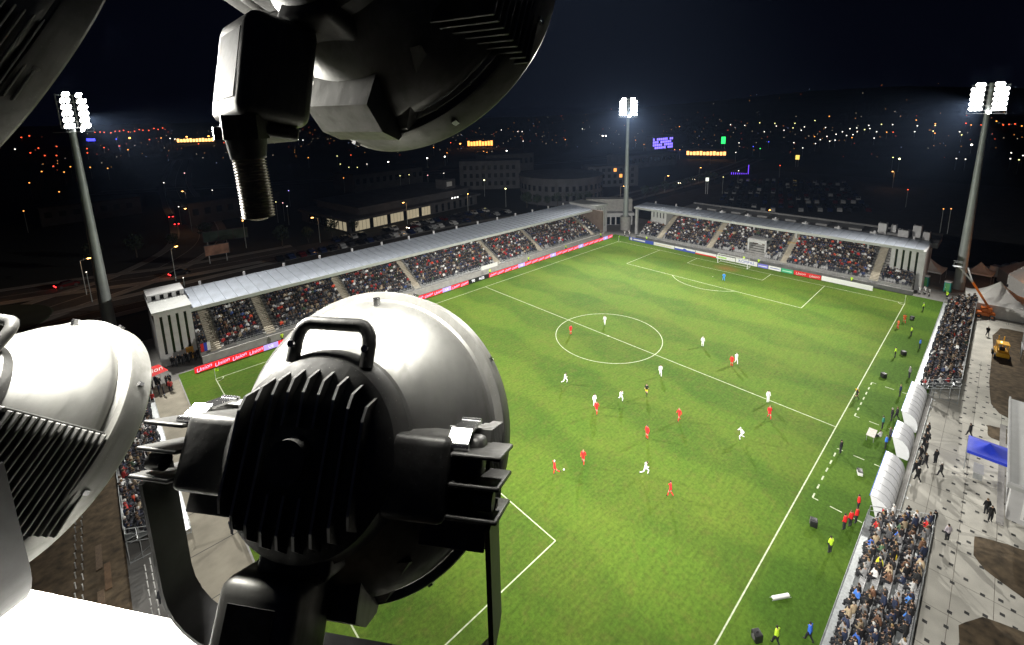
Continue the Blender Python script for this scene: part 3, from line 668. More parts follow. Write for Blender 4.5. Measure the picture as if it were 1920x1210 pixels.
POSES = {
 'stand': {}, 
 'walk': dict(kl=(.16, .09, .50), al=(.22, .09, .10), tl=(.38, .10, .07), kr=(-.02, -.09, .49), ar=(-.28, -.09, .13), tr=(-.15, -.10, .045), el=(-.12, .24, 1.18), hl=(-.10, .25, .95), er=(.08, -.24, 1.18), hr=(.26, -.22, 1.02)),
 'run': dict(spi=(.04, 0, 1.16), che=(.12, 0, 1.37), nec=(.17, 0, 1.51), hea=(.22, 0, 1.63), top=(.22, 0, 1.73), sl=(.12, .17, 1.42), sr=(.12, -.17, 1.42), el=(-.08, .27, 1.22), hl=(.04, .26, 1.02), er=(.26, -.25, 1.20), hr=(.44, -.18, 1.32),
             kl=(.36, .10, .66), al=(.26, .10, .26), tl=(.42, .11, .20), kr=(-.10, -.10, .52), ar=(-.48, -.10, .30), tr=(-.50, -.10, .14)),
 'kick': dict(che=(-.06, 0, 1.37), nec=(-.05, 0, 1.52), hea=(0, 0, 1.64), top=(0, 0, 1.74), sl=(-.06, .17, 1.43), sr=(-.06, -.17, 1.43), el=(-.14, .38, 1.28), hl=(-.06, .58, 1.22), er=(-.16, -.36, 1.24), hr=(-.14, -.52, 1.10),
              kr=(.22, -.10, .60), ar=(.52, -.10, .42), tr=(.66, -.10, .50), kl=(-.02, .10, .49), al=(-.1, .10, .09)),
 'guard': dict(el=(.05, .3, 1.2), hl=(.24, .22, 1.1), er=(.05, -.3, 1.2), hr=(.24, -.22, 1.1), kl=(.1, .16, .5), al=(0, .2, .09), tl=(.16, .22, .045), kr=(.1, -.16, .5), ar=(0, -.2, .09), tr=(.16, -.22, .045)),
 'sit': dict(pel=(0, 0, .50), spi=(.0, 0, .70), che=(.03, 0, .92), nec=(.05, 0, 1.07), hea=(.08, 0, 1.20), top=(.07, 0, 1.30), sl=(.03, .17, .98), sr=(.03, -.17, .98), el=(.06, .26, .73), er=(.06, -.26, .73), hl=(.30, .10, .64), hr=(.30, -.10, .64),
             jl=(.04, .09, .47), kl=(.46, .11, .46), al=(.44, .11, .09), tl=(.58, .12, .045), jr=(.04, -.09, .47), kr=(.46, -.11, .46), ar=(.44, -.11, .09), tr=(.58, -.12, .045)),
}
BON = [('pel','spi','t'),('spi','che','t'),('che','nec','n'),('nec','hea','h'),('hea','top','h'),('che','sl','t'),('sl','el','u'),('el','hl','f'),('che','sr','t'),('sr','er','u'),('er','hr','f'),
       ('pel','jl','s'),('jl','kl','th'),('kl','al','sh'),('al','tl','b'),('pel','jr','s'),('jr','kr','th'),('kr','ar','sh'),('ar','tr','b')]
RADI = dict(pel=(.15, .12), spi=(.145, .11), che=(.165, .12), nec=.062, hea=.098, top=.075, sl=.075, el=.052, hl=.042, sr=.075, er=.052, hr=.042, jl=.098, kl=.068, al=.05, tl=.045, jr=.098, kr=.068, ar=.05, tr=.045)
BODIES = {}
def body(pose, kit, bulk=1.0):
    """kit: dict with materials for t(orso) u(pper arm) f(orearm) s(horts) th(igh) sh(in) b(oot)"""
    key = (pose, tuple(sorted((k, m.name) for k, m in kit.items())), bulk)
    if key in BODIES: return BODIES[key]
    j = J(POSES[pose]); names = list(j); me = bpy.data.meshes.new('person')
    me.from_pydata([j[n] for n in names], [(names.index(a), names.index(c)) for a, c, _ in BON], [])
    ob = bpy.data.objects.new('person', me); COL.objects.link(ob); ob.modifiers.new('skin', 'SKIN'); sb = ob.modifiers.new('sub', 'SUBSURF'); sb.levels = 1
    for i, n in enumerate(names):
        r_ = RADI[n]; r_ = r_ if isinstance(r_, tuple) else (r_, r_)
        k = 1 if n in ('nec', 'hea', 'top', 'hl', 'hr') else bulk
        me.skin_vertices[0].data[i].radius = (r_[0]*k, r_[1]*k); me.skin_vertices[0].data[i].use_root = n == 'pel'
    dg = bpy.context.evaluated_depsgraph_get(); ev = bpy.data.meshes.new_from_object(ob.evaluated_get(dg)); ev.name = 'person'
    bpy.data.objects.remove(ob); bpy.data.meshes.remove(me)
    mats = [m_skin, m_hair]; 
    for m in kit.values():
        if m not in mats: mats.append(m)
    ev.materials.clear()
    for m in mats: ev.materials.append(m)
    seg = [(Vector(j[a]), Vector(j[c]), t_) for a, c, t_ in BON]; zh = j['hea'][2]; xh = j['hea'][0]
    for p in ev.polygons:
        c = p.center; best = None
        for a, q, t_ in seg:
            d = q-a; k = max(0, min(1, (c-a).dot(d)/d.length_squared)); ds = (c-(a+d*k)).length-(.05 if t_ == 't' else 0)
            if best is None or ds < best[0]: best = (ds, t_, k)
        t_, k = best[1], best[2]
        if t_ in ('h', 'n'): m = m_skin if (c.x > xh+.03 and c.z < zh+.06) or c.z < zh-.05 else m_hair
        elif t_ == 'f': m = kit['f'] if k < .82 else m_skin
        elif t_ == 'th': m = kit['s'] if k < kit.get('_', .5) else kit['th']
        else: m = kit[t_]
        p.material_index = mats.index(m); p.use_smooth = True
    BODIES[key] = ev; return ev
def K(top, shorts, socks, sleeve=None, leg=None): return dict(t=top, u=top, f=sleeve or m_skin, s=shorts, th=leg or m_skin, sh=socks, b=m_shoe)
K_RED = K(m_red, m_red, m_red, m_red); K_WH = K(m_kitw, m_kitw, m_kitw, m_kitw, m_kitw); K_REF = K(m_shoe, m_yel, m_shoe); K_BLUE = K(m_bluek, m_bluek, m_bluek, m_bluek, m_bluek)
K_CIV = dict(t=m_top, u=m_top, f=m_top, s=m_trs, th=m_trs, sh=m_trs, b=m_shoe); K_HV = dict(t=m_hivis, u=m_hivis, f=m_trs, s=m_trs, th=m_trs, sh=m_trs, b=m_shoe)
K_FIRE = dict(t=m_kitw, u=m_trs, f=m_trs, s=m_trs, th=m_kitw, sh=m_trs, b=m_shoe); K_LIN = K(m_shoe, m_shoe, m_shoe); K_ORG = K(pm('orange bib', (.85, .16, .03), .8), m_red, m_red)
def person(x, y, head, pose, kit, label, group, col=None, z=0, bulk=1., sc=1.):
    o = link('person', body(pose, kit, bulk), None, (x, y, z), (0, 0, R(head))); o.scale = (sc, sc, sc)
    if col: o.color = (*col, 1)
    return tag(o, label, 'person', group)
PL = [
 (3.1, 3.0, 200, 'walk', 'w', 'player in white kit walking in the far half of the centre circle'),
 (-4.2, 5.0, 250, 'stand', 'r', 'player in red kit standing in the centre circle, left of the centre spot'),
 (7.8, -13.4, 210, 'stand', 'w', 'player in white kit alone beyond the halfway line, right of the circle'),
 (5.0, -19.3, 190, 'stand', 'r', 'player in red kit beside a white one beyond the halfway line'),
 (6.2, -19.5, 230, 'walk', 'w', 'player in white kit close behind a red one beyond the halfway line'),
 (-5.0, -13.0, 215, 'walk', 'w', 'player in white kit just below the edge of the centre circle'),
 (-16.5, -4.3, 300, 'run', 'w', 'player in white kit running, leftmost on the grass beside the big floodlight'),
 (-14.3, -12.4, 240, 'run', 'w', 'player in white kit running towards the referee side of the middle group'),
 (-17.6, -10.5, 250, 'stand', 'w', 'player in white kit directly behind a red player in midfield'),
 (-18.7, -11.7, 200, 'walk', 'r', 'player in red kit in front of a white player in midfield'),
 (-12.5, -19.9, 160, 'walk', 'r', 'player in red kit right of the middle group, alone with long shadow'),
 (-18.2, -18.8, 170, 'stand', 'r', 'player in red kit standing with feet apart below the referee'),
 (-.7, -26.4, 230, 'stand', 'w', 'player in white kit standing on the halfway line towards the benches'),
 (-4.1, -27.7, 220, 'walk', 'r', 'player in red kit just below the halfway line towards the benches'),
 (-10.6, -26.8, 150, 'run', 'w', 'player in white kit leaning forward between the benches and the middle'),
 (-26.8, -16.0, 210, 'walk', 'r', 'player in red kit walking next to the one kicking the ball'),
 (-30.2, -14.8, 320, 'kick', 'r', 'player in red kit kicking the ball, nearest the big floodlight'),
 (-23.4, -21.7, 290, 'run', 'w', 'player in white kit striding, lowest of the white players'),
 (-24.0, -25.0, 110, 'walk', 'r', 'player in red kit lowest of all players in the picture'),
]
for x, y, a, ps, k, lb in PL: person(x, y, a, ps, K_RED if k == 'r' else K_WH, lb, 'players in red' if k == 'r' else 'players in white', sc=1.06)
person(-10.6, -14.1, 200, 'walk', K_REF, 'referee in black top and yellow shorts in midfield', 'match officials')
person(40.5, -3.0, 190, 'guard', K_BLUE, 'goalkeeper in bright blue kit in front of the far goal', 'match officials', sc=1.08)
bmb = bmesh.new(); bmesh.ops.create_icosphere(bmb, subdivisions=2, radius=.115); bme = bpy.data.meshes.new('football'); bmb.to_mesh(bme); bmb.free(); bme.materials.append(m_white)
for p in bme.polygons: p.use_smooth = True
fb = empty('football', (-29.6, -15.6, .78)); tag(fb, 'white football in the air at the kicking player\'s knee', 'football'); link('ball_skin', bme, fb)
fp = MB()
for k in range(12):
    a = k*2.4; z_ = 1-2*(k+.5)/12; r_ = math.sqrt(1-z_*z_); n_ = Vector((r_*math.cos(a), r_*math.sin(a), z_)); fp.cyl(n_*.112, n_*.1175, .034, n=5)
fp.build('dark_panels', m_shoe, fb)
SW = 'steward in yellow hi-vis jacket '
for x, y, a, lb in ((50.2, -37.0, 100, SW+'nearest the far right corner flag'), (36.0, -36.9, 110, SW+'beside the orange substitutes warming up'), (25.4, -36.2, 95, SW+'on the grass strip between halfway and corner'),
                    (-19.7, -37.9, 60, SW+'beside the red-jacketed group'), (-30.8, -37.1, 70, SW+'at the bottom edge of the picture'), (-41.5, 39.2, 270, SW+'on the track behind the near part of the red board'),
                    (-16.5, 39.0, 270, SW+'behind the red board left of its dark panel'), (5.6, 39.0, 270, SW+'behind the red board right of its dark panel'), (19.0, 39.2, 270, SW+'behind the red board, second from its far end'),
                    (34.0, 39.2, 270, SW+'behind the red board, nearest its far end'), (51.5, 40.0, 260, SW+'at the foot of the far tower of the long stand'), (57.6, 27.5, 200, SW+'at the corner behind the blue board with emblem'),
                    (57.3, -1.0, 180, SW+'behind the goal, left one of two'), (57.3, -4.6, 180, SW+'behind the goal, right one of two'), (57.9, -24, 170, SW+'behind the long blank white board'), (60.8, -39.6, 150, SW+'where the bleacher meets the tents'),
                    (-58.6, 9.6, 40, SW+'on the pale paving behind the floodlight bracket')):
    person(x, y, a, 'stand' if random.random() < .6 else 'walk', K_HV, lb, 'stewards', bulk=1.15)
for x, y, a, ps, kit, c, lb in (
  (41.4, -35.3, 200, 'walk', K_ORG, None, 'substitute in orange bib warming up by the touchline, taller one'), (37.8, -34.9, 120, 'guard', K_ORG, None, 'substitute in orange bib crouching by the touchline'),
  (31.5, -38.5, 90, 'stand', K_CIV, (.08, .25, .85), 'person in light blue jacket beside the bleacher front'), (19.8, -38.6, 120, 'stand', K_CIV, (.2, .2, .2), 'person in grey near the end of the far bleacher'),
  (8.3, -34.5, 100, 'walk', K_LIN, None, 'assistant referee in black on the touchline with yellow flag'), (-4.9, -35.5, 80, 'stand', K_CIV, (.012, .012, .014), 'coach in black coat at the technical area edge'),
  (3.6, -38.0, 90, 'stand', K_CIV, (.03, .2, .15), 'person in green jacket in front of the small dugout'), (.9, -38.2, 60, 'sit', K_CIV, (.5, .5, .48), 'person in pale jacket sitting at the officials table'), (1.6, -39.0, 110, 'stand', K_CIV, (.04, .04, .05), 'person in charcoal jacket beside the officials table'),
  (6.2, -38.5, 100, 'stand', K_CIV, (.015, .015, .018), 'person in black in front of the far dugout, left one'), (6.9, -38.9, 80, 'walk', K_CIV, (.03, .03, .035), 'person in black in front of the far dugout, right one'), (13.2, -38.4, 90, 'stand', K_CIV, (.02, .03, .08), 'person in navy at the far end of the far dugout'),
  (-.4, -38.9, 90, 'stand', K_CIV, (.05, .2, .8), 'person in blue jacket beside the small dugout'),
  (-16.1, -38.2, 70, 'stand', K_CIV, (.75, .02, .02), 'person in red jacket, left one of three by the near bleacher'), (-15.3, -38.5, 60, 'stand', K_CIV, (.75, .02, .02), 'person in red jacket, middle one of three by the near bleacher'), (-14.5, -38.8, 80, 'stand', K_CIV, (.75, .02, .02), 'person in red jacket, right one of three by the near bleacher'),
  (-12.6, -38.6, 100, 'stand', K_CIV, (.75, .02, .02), 'person in red jacket at the near end of the near dugout'), (-12.4, -40.4, 100, 'stand', K_CIV, (.8, .015, .015), 'person in bright red coat behind the near dugout'),
  (-28.8, -38.7, 80, 'walk', K_CIV, (.05, .18, .8), 'ball boy in blue jacket at the bottom edge of the picture'),
  (9.0, -45.4, 60, 'walk', K_CIV, (.012, .012, .013), 'person in black walking on the paving above the blue canopy'), (44.7, -45.9, 200, 'walk', K_CIV, (.012, .012, .013), 'person in black on the paving near the cherry picker'),
  (-4.6, -47.2, 30, 'stand', K_CIV, (.012, .012, .013), 'person in black by the white building wall, upper of two'), (-5.4, -47.5, 210, 'stand', K_CIV, (.015, .015, .015), 'person in black by the white building wall, lower of two'),
  (-9.8, -43.9, 60, 'stand', K_CIV, (.012, .012, .015), 'person in black behind the top end of the near bleacher'), (-10.9, -44.9, 40, 'stand', K_CIV, (.55, .5, .55), 'person in pale top behind the top end of the near bleacher'),
  (-57.2, 6.2, 60, 'walk', K_CIV, (.04, .12, .75), 'person in blue jacket on the pale paving behind the bracket'), (-57.2, 1.6, 20, 'stand', K_CIV, (.02, .03, .06), 'person in navy beside the grass edge, lowest on the pale paving'),
  (-62.4, 2.9, 120, 'stand', K_CIV, (.02, .06, .22), 'person in navy jacket left of the floodlight bracket'), (-62.8, -1.8, 100, 'walk', K_CIV, (.03, .03, .04), 'person in dark coat above the white beam, left one'), (-61.8, -2.6, 80, 'stand', K_CIV, (.04, .08, .3), 'person in blue coat above the white beam, right one'),
  (-60.6, -3.4, 80, 'stand', K_CIV, (.05, .04, .04), 'person in brown coat just above the corner of the white beam')):
    person(x, y, a, ps, kit, lb, 'people round the pitch', c, bulk=1.18 if kit is K_CIV else 1.)
for i, (x, y) in enumerate(((4.9, -41.9), (3.6, -42.1), (2.6, -41.9), (1.6, -42.2), (.2, -41.9), (-.9, -42.4), (-2.2, -42.0), (-3.1, -41.8), (-1.5, -43.7), (.6, -43.1), (-4.0, -42.1), (-12.6, -41.7), (-13.2, -41.2), (-10.9, -42.1), (5.8, -42.0))):
    person(x, y, random.uniform(40, 140), 'walk' if i % 3 else 'stand', K_CIV, 'person in black among those standing along the fence behind the dugouts', 'people along the fence', (.012, .012, .014), bulk=1.18)
for i, (x, y) in enumerate(((60.6, -33.0), (61.2, -33.6), (60.3, -35.4), (61.0, -36.2), (60.4, -36.9), (61.6, -36.0))): person(x, y, 160+i*20, 'stand', K_FIRE, 'firefighter with white reflective bands in the group by the far right corner', 'firefighters at the far right corner', bulk=1.2)
for i, (x, y) in enumerate(((58.6, 36.0), (59.2, 34.6), (60.4, 35.6))): person(x, y, 200+i*20, 'stand', K_FIRE, 'firefighter with white reflective bands by the far corner mast', 'firefighters at the far corner mast', bulk=1.2)
for i in range(9):
    person(-56.6+i*.42+random.uniform(-.1, .1), 43.2-(i % 2)*.5, 270+random.uniform(-40, 40), 'stand', K_CIV, 'person in dark coat in the group at the foot of the white tower', 'people at the tower foot', (.018, .018, .022), bulk=1.18)
# ------------------------------------------------------------------ temporary bleachers
def bleacher(loc, rz, L, rows, label, seat_parts, rd=.76, rh=.40, z0=.55):
    st = tag(empty('bleacher', loc, rz), label, 'bleacher')
    # local: x along, y away from the pitch; front edge at y = 0
    dk = MB()
    MB().b2((0, 0, z0-.08), (L, .7, z0)).build('front_deck', m_galv, st)
    for k in range(rows): MB().b2((0, .7+k*rd, z0+(k+1)*rh-.08), (L, .7+(k+1)*rd+.03, z0+(k+1)*rh)).build('deck_plank', m_galv, st); 
    for k in range(rows): MB().b2((0, .7+k*rd, z0+k*rh), (L, .7+k*rd+.02, z0+(k+1)*rh-.08)).build('riser', m_galv, st)
    fr = MB(); yb = .7+rows*rd; zt = z0+rows*rh
    n = max(2, int(L/2.5))
    for i in range(n+1):
        x = i*L/n
        for k in range(0, rows+1, 1): fr.cyl((x, .05+k*(yb-.05)/rows, 0), (x, .05+k*(yb-.05)/rows, z0+max(0, k-.4)*rh-.08), .035, n=6)
        fr.cyl((x, .05, .12), (x, yb, .12), .03, n=5); fr.cyl((x, .05, .15), (x, yb, zt-.2), .03, n=5); fr.cyl((x, yb, .15), (x, .05+yb*.45, z0+.4*rh*rows), .03, n=5)
    for k in range(n): fr.cyl((k*L/n, yb, .15), ((k+1)*L/n, yb, zt-.3), .03, n=5)
    fr.build('scaffold', m_galv, st)
    MB().b2((0, -.03, z0-.35), (L, -.005, z0)).build('skirt_board', m_galv, st)
    for (a, b_, nm) in (((0, yb, zt), (L, yb, zt), 'rear_rail'), ((0, .02, z0), (L, .02, z0), 'front_rail')):
        rl = MB(); m_ = int(L/1.2); h = 1.1 if nm == 'rear_rail' else .55
        for i in range(m_+1): rl.cyl((i*L/m_, a[1], a[2]), (i*L/m_, a[1], a[2]+h), .022, n=5)
        for q in (.5, 1): rl.cyl((0, a[1], a[2]+h*q), (L, a[1], a[2]+h*q), .025, n=5)
        rl.build(nm, m_galv, st)
    for x in (0, L):
        rl = MB().cyl((x, .1, z0+1), (x, yb, zt+1.1), .028, n=6).cyl((x, .1, z0+.5), (x, yb, zt+.55), .022, n=6)
        for k in range(6): y = .1+(yb-.1)*k/5; zz = z0+(zt-z0)*k/5; rl.cyl((x, y, zz), (x, y, zz+1.05), .022, n=5)
        rl.build('end_rail', m_galv, st)
    sm = MB().cbox((-.21, -.2, .34), (.21, .2, .41), .02).cbox((-.21, .17, .36), (.21, .23, .72), .02).b2((-.04, -.05, 0), (.04, .05, .34))
    pts = []; 
    for k in range(rows):
        x = .35
        while x < L-.2: pts.append((x, .7+k*rd+.44, z0+(k+1)*rh)); x += .5
    if seat_parts:
        me = sm.mesh('seat', pm('pale seat plastic', (.48, .48, .49), .5, 0, .1, 2), True)
        for p in pts: link('seat', me, st, p)
    else:
        a = MB()
        for p in pts: a.b2((p[0]-.21, p[1]-.2, p[2]+.34), (p[0]+.21, p[1]+.2, p[2]+.41)).b2((p[0]-.21, p[1]+.17, p[2]+.41), (p[0]+.21, p[1]+.23, p[2]+.72))
        o = a.build('seat_rows', pm('grey seat plastic', (.36, .36, .37), .5, 0, .1, 2), st); o['kind'] = 'stuff'
    mw = Matrix.Translation(Vector(loc)) @ Matrix.Rotation(rz, 4, 'Z')
    return st, [mw @ Vector(p) for p in pts], pts
JAC = [((.013, .013, .015), 'black', 30), ((.02, .028, .06), 'navy', 15), ((.05, .05, .055), 'charcoal', 14), ((.17, .17, .175), 'grey', 13), ((.30, .24, .16), 'beige', 9), ((.55, .55, .55), 'white', 9), ((.5, .02, .02), 'red', 4),
       ((.05, .16, .62), 'blue', 3), ((.75, .42, .03), 'yellow', 2), ((.12, .06, .035), 'brown', 7), ((.24, .06, .22), 'purple', 2), ((.05, .09, .05), 'olive green', 3)]
# near right bleacher, spectators one by one
b1, P1, L1 = bleacher((-13.2, -39.45, 0), math.pi, 19.2, 5, 'temporary bleacher with grey seats at the lower right, full of spectators', True)
ordn = ['front', 'second', 'third', 'fourth', 'rear']; nP = 0
for p, l in zip(P1, L1):
    row = int(round((l[1]-1.14)/.76))
    gap = 8.6 < l[0] < 10.0 and row < 4
    if gap or random.random() < (.16 if row == 0 else .07): continue
    k = rng.choice(len(JAC), p=np.array([j[2] for j in JAC])/sum(j[2] for j in JAC)); c, nm, _ = JAC[k]
    kk = random.uniform(.9, 2.0); c = tuple(min(.8, v*kk) for v in c)
    where = 'upper part' if l[0] < 5 else 'middle' if l[0] < 8.6 else 'lower part'
    person(p.x+random.uniform(-.08, .08), p.y+random.uniform(-.14, .12), 90+random.uniform(-40, 40), 'sit' if random.random() < .93 else 'stand', K_CIV, f'spectator in {nm} jacket, {ordn[row]} row, {where} of the lower right bleacher', 'spectators on the lower right bleacher', c, p.z-.03, random.choice((1.2, 1.3, 1.4)), random.uniform(1.02, 1.16)); nP += 1
b2_, P2, L2 = bleacher((56.5, -39.45, 0), math.pi, 40.2, 5, 'temporary bleacher packed with spectators along the right touchline towards the tents', False)
crowd('crowd', [(p.x+random.uniform(-.1, .1), p.y+random.uniform(-.18, .18), p.z-.02, math.pi+random.uniform(-.6, .6), random.random() < .12) for p in P2 if random.random() < .94], 'packed crowd on the temporary bleacher by the right touchline')
b3, P3, L3 = bleacher((-59.9, 4.6, 0), math.pi/2, 31.5, 5, 'temporary bleacher behind the near goal, seen between two floodlights', False)
crowd('crowd', [(p.x+random.uniform(-.18, .18), p.y, p.z-.02, math.pi/2+random.uniform(-.5, .5), random.random() < .05) for p in P3 if random.random() < .92], 'packed crowd on the bleacher behind the near goal')

# ------------------------------------------------------------------ dugouts and pitch-side things
m_acry = pm('white dugout shell', (.74, .75, .78), .28, 0, .04, 3)
def dugout(x0, x1, label):
    st = tag(empty('dugout', ((x0+x1)/2, -40.1, 0), math.pi), label, 'dugout', 'team dugouts'); L = abs(x1-x0); n = max(2, int(round(L/1.25))); w = L/n
    prof = [(.85, 0.0), (.95, .5), (.9, 1.1), (.7, 1.6), (.3, 2.0), (-.25, 2.2), (-.75, 2.22)]
    sh = MB(); N_ = len(prof)
    vs = [(0.012, y, z) for y, z in prof]+[(w-.012, y, z) for y, z in prof]+[(.012, y*.96, z-.04) for y, z in prof]+[(w-.012, y*.96, z-.04) for y, z in prof]
    fs = []
    for i in range(N_-1): fs += [(i, i+1, N_+i+1, N_+i), (2*N_+i, 3*N_+i, 3*N_+i+1, 2*N_+i+1), (i, 2*N_+i, 2*N_+i+1, i+1), (N_+i, N_+i+1, 3*N_+i+1, 3*N_+i)]
    me = sh.add(vs, fs).mesh('shell_panel', m_acry, True, 60)
    for i in range(n): link('shell_panel', me, st, (-L/2+i*w, 0, 0))
    for i in range(n+1): MB().tube([(-L/2+i*w, y, z+.01) for y, z in prof], .022, 6).build('rib', m_galv, st, True)
    for s in (-1, 1): MB().prism([(y*.97, z) for y, z in prof]+[(-.1, 0)], s*L/2-.02, s*L/2+.02, 'x').build('end_panel', m_acry, st)
    MB().b2((-L/2, .3, .42), (L/2, .75, .5)).build('bench', pm('blue bench', (.03, .12, .5), .5), st)
    MB().b2((-L/2, -.78, 2.14), (L/2, -.72, 2.26)).build('front_trim', pm('blue trim', (.03, .10, .55), .5), st)
dugout(5.4, 14.2, 'white curved dugout beyond the halfway line'); dugout(-1.0, 2.8, 'small white curved dugout between the two long ones'); dugout(-12.6, -4.3, 'long white curved dugout next to the lower right bleacher')
tb = tag(empty('table', (.6, -37.4, 0)), 'pale table of the match officials in front of the small dugout', 'table')
MB().cbox((-.9, -.4, .70), (.9, .4, .75), .012).build('tabletop', pm('pale cloth', (.55, .52, .47), .8), tb)
for sx in (-.8, .8):
    for sy in (-.33, .33): MB().cyl((sx, sy, 0), (sx, sy, .7), .025, n=6).build('leg', m_galv, tb)
def speaker(x, y, lab):
    st = tag(empty('loudspeaker', (x, y, 0), random.uniform(0, 3)), lab, 'loudspeaker', 'black loudspeakers on the grass'); MB().cbox((-.3, -.3, .02), (.3, .3, .7), .06).build('cabinet', m_black, st, True)
    MB().cyl((.3, 0, .35), (.32, 0, .35), .2, n=16).build('cone', m_concd, st); MB().cyl((.3, 0, .6), (.315, 0, .6), .07, n=12).build('tweeter', m_concd, st); MB().box((0, 0, .72), (.2, .04, .03)).build('handle', m_steel, st)
for x, y, lb in ((-17.6, -36.1, 'black loudspeaker on the grass beside the lower steward'), (-31.4, -36.0, 'black loudspeaker on the grass at the bottom edge'), (17.3, -36.0, 'black loudspeaker on the grass at the end of the far technical area'), (44.1, -36.1, 'black loudspeaker beside the warming-up substitutes'), (27.2, -37.0, 'black loudspeaker behind the middle steward')): speaker(x, y, lb)
sc_ = tag(empty('stretcher', (-26.9, -36.2, 0), R(-35)), 'white rolled stretcher lying on the grass strip', 'stretcher'); MB().cbox((-.75, -.13, .06), (.75, .13, .24), .06).build('pad', m_white, sc_, True)
for s in (-.14, .14): MB().cyl((-.85, s, .06), (.85, s, .06), .018, n=6).build('carrying_pole', m_galv, sc_)
cb_ = tag(empty('cool_box', (-7.0, -37.7, 0), R(20)), 'white cool box on the grass before the near dugout', 'cool box'); MB().cbox((-.35, -.22, 0), (.35, .22, .38), .03).build('body', m_white, cb_, True); MB().cbox((-.36, -.23, .385), (.36, .23, .46), .02).build('lid', m_black, cb_, True)
fl = tag(empty('linesman_flag', (8.75, -34.3, .9)), 'yellow flag in the hand of the assistant referee', 'flag'); MB().cyl((0, 0, -.05), (.3, .2, .25), .012, n=6).build('stick', m_black, fl)
MB().add([(.1, .06, .06), (.3, .2, .25), (.75, -.1, .1), (.5, -.25, -.1), (.1, .07, .05), (.3, .21, .24), (.75, -.09, .09), (.5, -.24, -.11)], [(0, 1, 2, 3), (4, 7, 6, 5)]).build('cloth', m_yel, fl)
# fence of crowd barriers behind the dugouts
bar = MB()
for z in (.2, 1.0): bar.cyl((0, 0, z), (2.2, 0, z), .022, n=5)
for i in range(12): bar.cyl((.1+i*.18, 0, .2), (.1+i*.18, 0, 1.0), .01, n=4)
for x in (.05, 2.15): bar.cyl((x, 0, 0), (x, 0, 1.05), .022, n=5).cyl((x, -.25, .03), (x, .25, .03), .02, n=5)
bm_ = bar.mesh('crowd_barrier', m_galv)
for i in range(24): tag(link('crowd_barrier', bm_, None, (-12+i*2.28, -41.55, 0)), 'grey steel crowd barrier in the line behind the dugouts', 'barrier', 'barriers behind the dugouts')
for i in range(6): tag(link('crowd_barrier', bm_, None, (53-i*.1, -46+i*-2.28+.0, 0), R(-90)), 'grey steel crowd barrier across the paving below the cherry picker', 'barrier', 'barriers across the paving')

# ------------------------------------------------------------------ tents, cherry picker and site things on the right
m_canv = pm('white canvas', (.66, .65, .62), .8, 0, .05, 1.5, .1); m_blue = pm('blue canvas', (.02, .05, .62), .6, 0, .08, 2, .1)
def marquee(x, y, w, rz, label, h=2.4, ph=2.6, mt=m_canv, skirt=.0, val=.35, cat='tent'):
    st = tag(empty('tent' if cat == 'tent' else 'canopy', (x, y, 0), rz), label, cat); n = 8; vs = []; fs = []
    rings = 6
    for k in range(rings+1):
        t_ = k/rings; r_ = w/2*(1-t_); z = h+ph*(t_**1.7)
        c4 = [(-r_, -r_), (r_, -r_), (r_, r_), (-r_, r_)]
        for q in range(4):
            for s in range(4): a, b_ = c4[q], c4[(q+1) % 4]; vs.append((a[0]+(b_[0]-a[0])*s/4, a[1]+(b_[1]-a[1])*s/4, z))
    for k in range(rings): fs += [(k*16+i, k*16+(i+1) % 16, (k+1)*16+(i+1) % 16, (k+1)*16+i) for i in range(16)]
    MB().add(vs, fs).build('roof', mt, st, True, 50)
    v = MB(); a = w/2
    for q, (p0, p1) in enumerate((((-a, -a), (a, -a)), ((a, -a), (a, a)), ((a, a), (-a, a)), ((-a, a), (-a, -a)))): 
        zb = skirt if (skirt and q in (1, 2, 3)) else h-val
        v.add([(*p0, h+.01), (*p1, h+.01), (*p1, zb), (*p0, zb), (p0[0]*.99, p0[1]*.99, h), (p1[0]*.99, p1[1]*.99, h), (p1[0]*.99, p1[1]*.99, zb), (p0[0]*.99, p0[1]*.99, zb)], [(0, 1, 2, 3), (4, 7, 6, 5), (3, 2, 6, 7)])
    v.build('valance', mt, st)
    for sx in (-1, 1):
        for sy in (-1, 1): MB().cyl((sx*a*.98, sy*a*.98, 0), (sx*a*.98, sy*a*.98, h), .04, n=8).build('leg', m_galv, st)
    return st
marquee(74.5, -35.2, 5.6, R(-6), 'white peaked tent behind the corner of the far stand', 2.4, 2.4)
marquee(78.6, -43.5, 4.4, R(-6), 'smaller white peaked tent behind the right mast', 2.4, 2.2)
marquee(59.5, -46.6, 8.6, R(4), 'big white peaked tent beside the cherry picker', 2.4, 3.6, skirt=.05)
hs_ = tag(empty('storage_tent', (76, -53, 0), R(20)), 'large pale storage tent with orange-lit gable behind the cherry picker', 'tent')
MB().prism([(-4.2, 0), (-4.2, 3), (0, 5.2), (4.2, 3), (4.2, 0)], -8, 8, 'x').build('canvas_shell', m_canv, hs_); MB().b2((-8.06, -1.4, 0), (-8.002, 1.4, 2.8)).build('door_flap', m_concd, hs_)
sl = bpy.data.lights.new('site_lamp', 'POINT'); sl.energy = 420; sl.color = (1, .36, .12); sl.shadow_soft_size = .15; so = bpy.data.objects.new('site_lamp_light', sl); COL.objects.link(so); so.location = (69.2, -51.0, 6.2)
